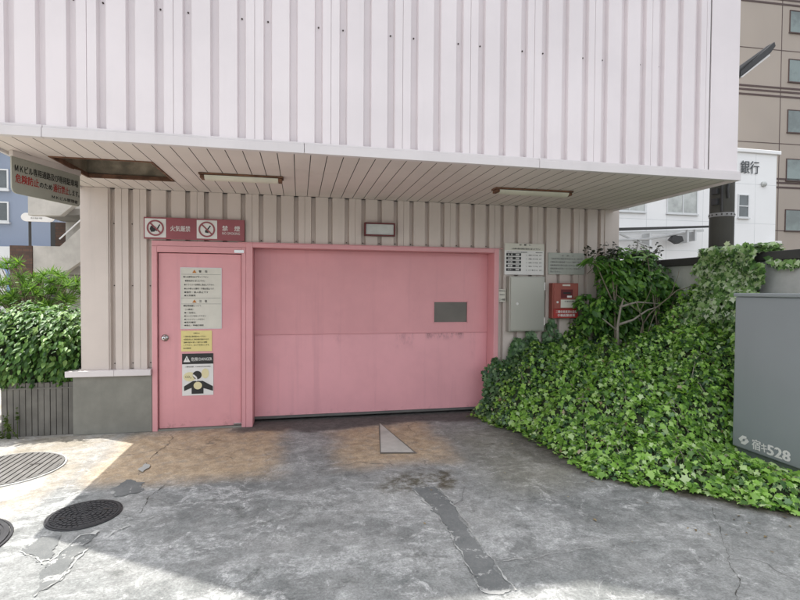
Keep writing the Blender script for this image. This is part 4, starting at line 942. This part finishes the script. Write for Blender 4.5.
# left shrubs over the planter
hd = thing('hedge_bush', (-1.2, .45, .5), 'rounded hedge bush with pale edged leaves spilling over the grey planter', 'bush')
tb = MB(); tips = []
for d_ in ((-.4, -.1, 1), (.2, 0, 1), (0, .2, 1), (-.7, .1, .7)): branch(tb, (-1.15, .45, .4), d_, .5, .02, 1, tips)
obj('trunk', tb, 'bark', hd, 0, True)
P = []; N = []
while len(P) < 6500:
    u = Vector((random.gauss(0, 1), random.gauss(0, 1), random.gauss(0, 1))).normalized(); rr = random.uniform(.72, 1.03) * (1 + .16 * nz(u.x * 2, u.y * 2, u.z * 2))
    p = Vector((-1.32, .42, .80)) + Vector((u.x * .82, u.y * .55, u.z * .60)) * rr
    if p.z < .53 or p.x > -.745 and p.y > -.08 or p.x > -.70: continue
    if p.y < .0 and p.z < .62: continue
    P.append(p); N.append(u)
N = np.array(N); n = len(P)
tag(leaves('leaves', P, N * .7 + np.array([0, -.15, .6]) + rvec(n, .3), N * .5 + np.array([-.2, -.35, -.9]) + rvec(n, .3), rng.uniform(.04, .085, n), OVAL, 'hedge', hd), kind='stuff')
ib = MB(); nu = 16
ib.add([(-1.32 + .62 * math.cos(2 * math.pi * i / nu) * math.cos(b_), .42 + .38 * math.sin(2 * math.pi * i / nu) * math.cos(b_), .78 + .42 * math.sin(b_)) for b_ in [-.6 + 2.0 * k / 7 for k in range(8)] for i in range(nu)], [(k * nu + i, k * nu + (i + 1) % nu, (k + 1) * nu + (i + 1) % nu, (k + 1) * nu + i) for k in range(7) for i in range(nu)])
for i, v in enumerate(ib.v): ib.v[i] = (min(v[0], -.78), v[1], v[2])
obj('inner_twigs', ib, 'stem', hd, 0, True)
pn = thing('pine_bush', (-1.75, 1.3, 0), 'feathery bright green pine shrub behind the hedge bush', 'shrub')
tb = MB(); P = []; N = []; D = []
TU = [(-2.0, 1.2, 1.85), (-1.9, 1.25, 1.72), (-1.78, 1.15, 1.64), (-1.62, 1.2, 1.66), (-1.45, 1.2, 1.68), (-1.32, 1.15, 1.62), (-2.15, 1.2, 1.6), (-2.3, 1.25, 1.7), (-1.3, 1.1, 1.42), (-1.7, 1.1, 1.50), (-1.9, 1.1, 1.45), (-2.1, 1.1, 1.40), (-2.2, 1.1, 1.25), (-2.0, 1.05, 1.15), (-1.5, 1.1, 1.5), (-2.4, 1.2, 1.45), (-2.35, 1.1, 1.1), (-1.25, 1.15, 1.55), (-1.55, 1.05, 1.36), (-1.95, 1.05, 1.0)]
for q in TU:
    for s_ in range(5):
        c_ = Vector(q) + Vector((random.gauss(0, .06), random.gauss(0, .07), random.gauss(0, .05))); tb.tube([(-1.8, 1.35, .9), c_.lerp(Vector((-1.8, 1.35, .9)), .4), c_], [.02, .01, .004], 5)
        ax = Vector((random.gauss(0, .4), random.gauss(-.25, .3), 1)).normalized()
        for i in range(34):
            d_ = (ax * random.uniform(.15, .9) + Vector((random.gauss(0, .55), random.gauss(0, .55), random.gauss(0, .3)))).normalized(); P.append(c_); D.append(d_); N.append((random.gauss(0, 1), random.gauss(-.6, 1), .8))
obj('trunk', tb, 'bark', pn, 0, True)
tag(leaves('needles', P, np.array(N, float), np.array(D, float), rng.uniform(.09, .15, len(P)), (NEEDLE[0] * np.array([2.6, 1, 1]), NEEDLE[1]), 'pine', pn), kind='stuff')
wd_ = thing('weed', (-1.5, -.05, 0), 'small yellow green weed at the foot of the planter corner', 'plant')
P = []; N = []; D = []; tb = MB()
for k in range(10):
    a = Vector((-1.46 + random.gauss(0, .06), -.03 + random.gauss(0, .03), 0)); b_ = a + Vector((random.gauss(0, .05), -.03, random.uniform(.15, .34))); tb.tube([a, b_], [.004, .002], 4)
    for i in range(9): P.append(a.lerp(b_, random.random())); N.append((random.gauss(0, .5), -.5, 1)); D.append((random.gauss(0, 1), random.gauss(-.3, 1), .2))
obj('stem', tb, 'weed', wd_); tag(leaves('leaves', P, np.array(N, float), np.array(D, float), rng.uniform(.03, .06, len(P)), OVAL, 'weed', wd_), kind='stuff')

P = [(4.0 + random.gauss(0, .5) + .25 * random.random(), random.uniform(-3.2, -.4), .009) for k in range(34)] + [(random.uniform(4.3, 5.4), random.uniform(-3.5, -2.9), .009) for k in range(16)]
lf = leaves('fallen_leaves', P, np.array([0, 0, 1.0]) + rvec(len(P), .18), rvec(len(P)), rng.uniform(.015, .04, len(P)), OVAL, 'dry')
tag(lf, 'dry fallen leaves scattered on the concrete along the ivy edge', 'leaves', kind='stuff')
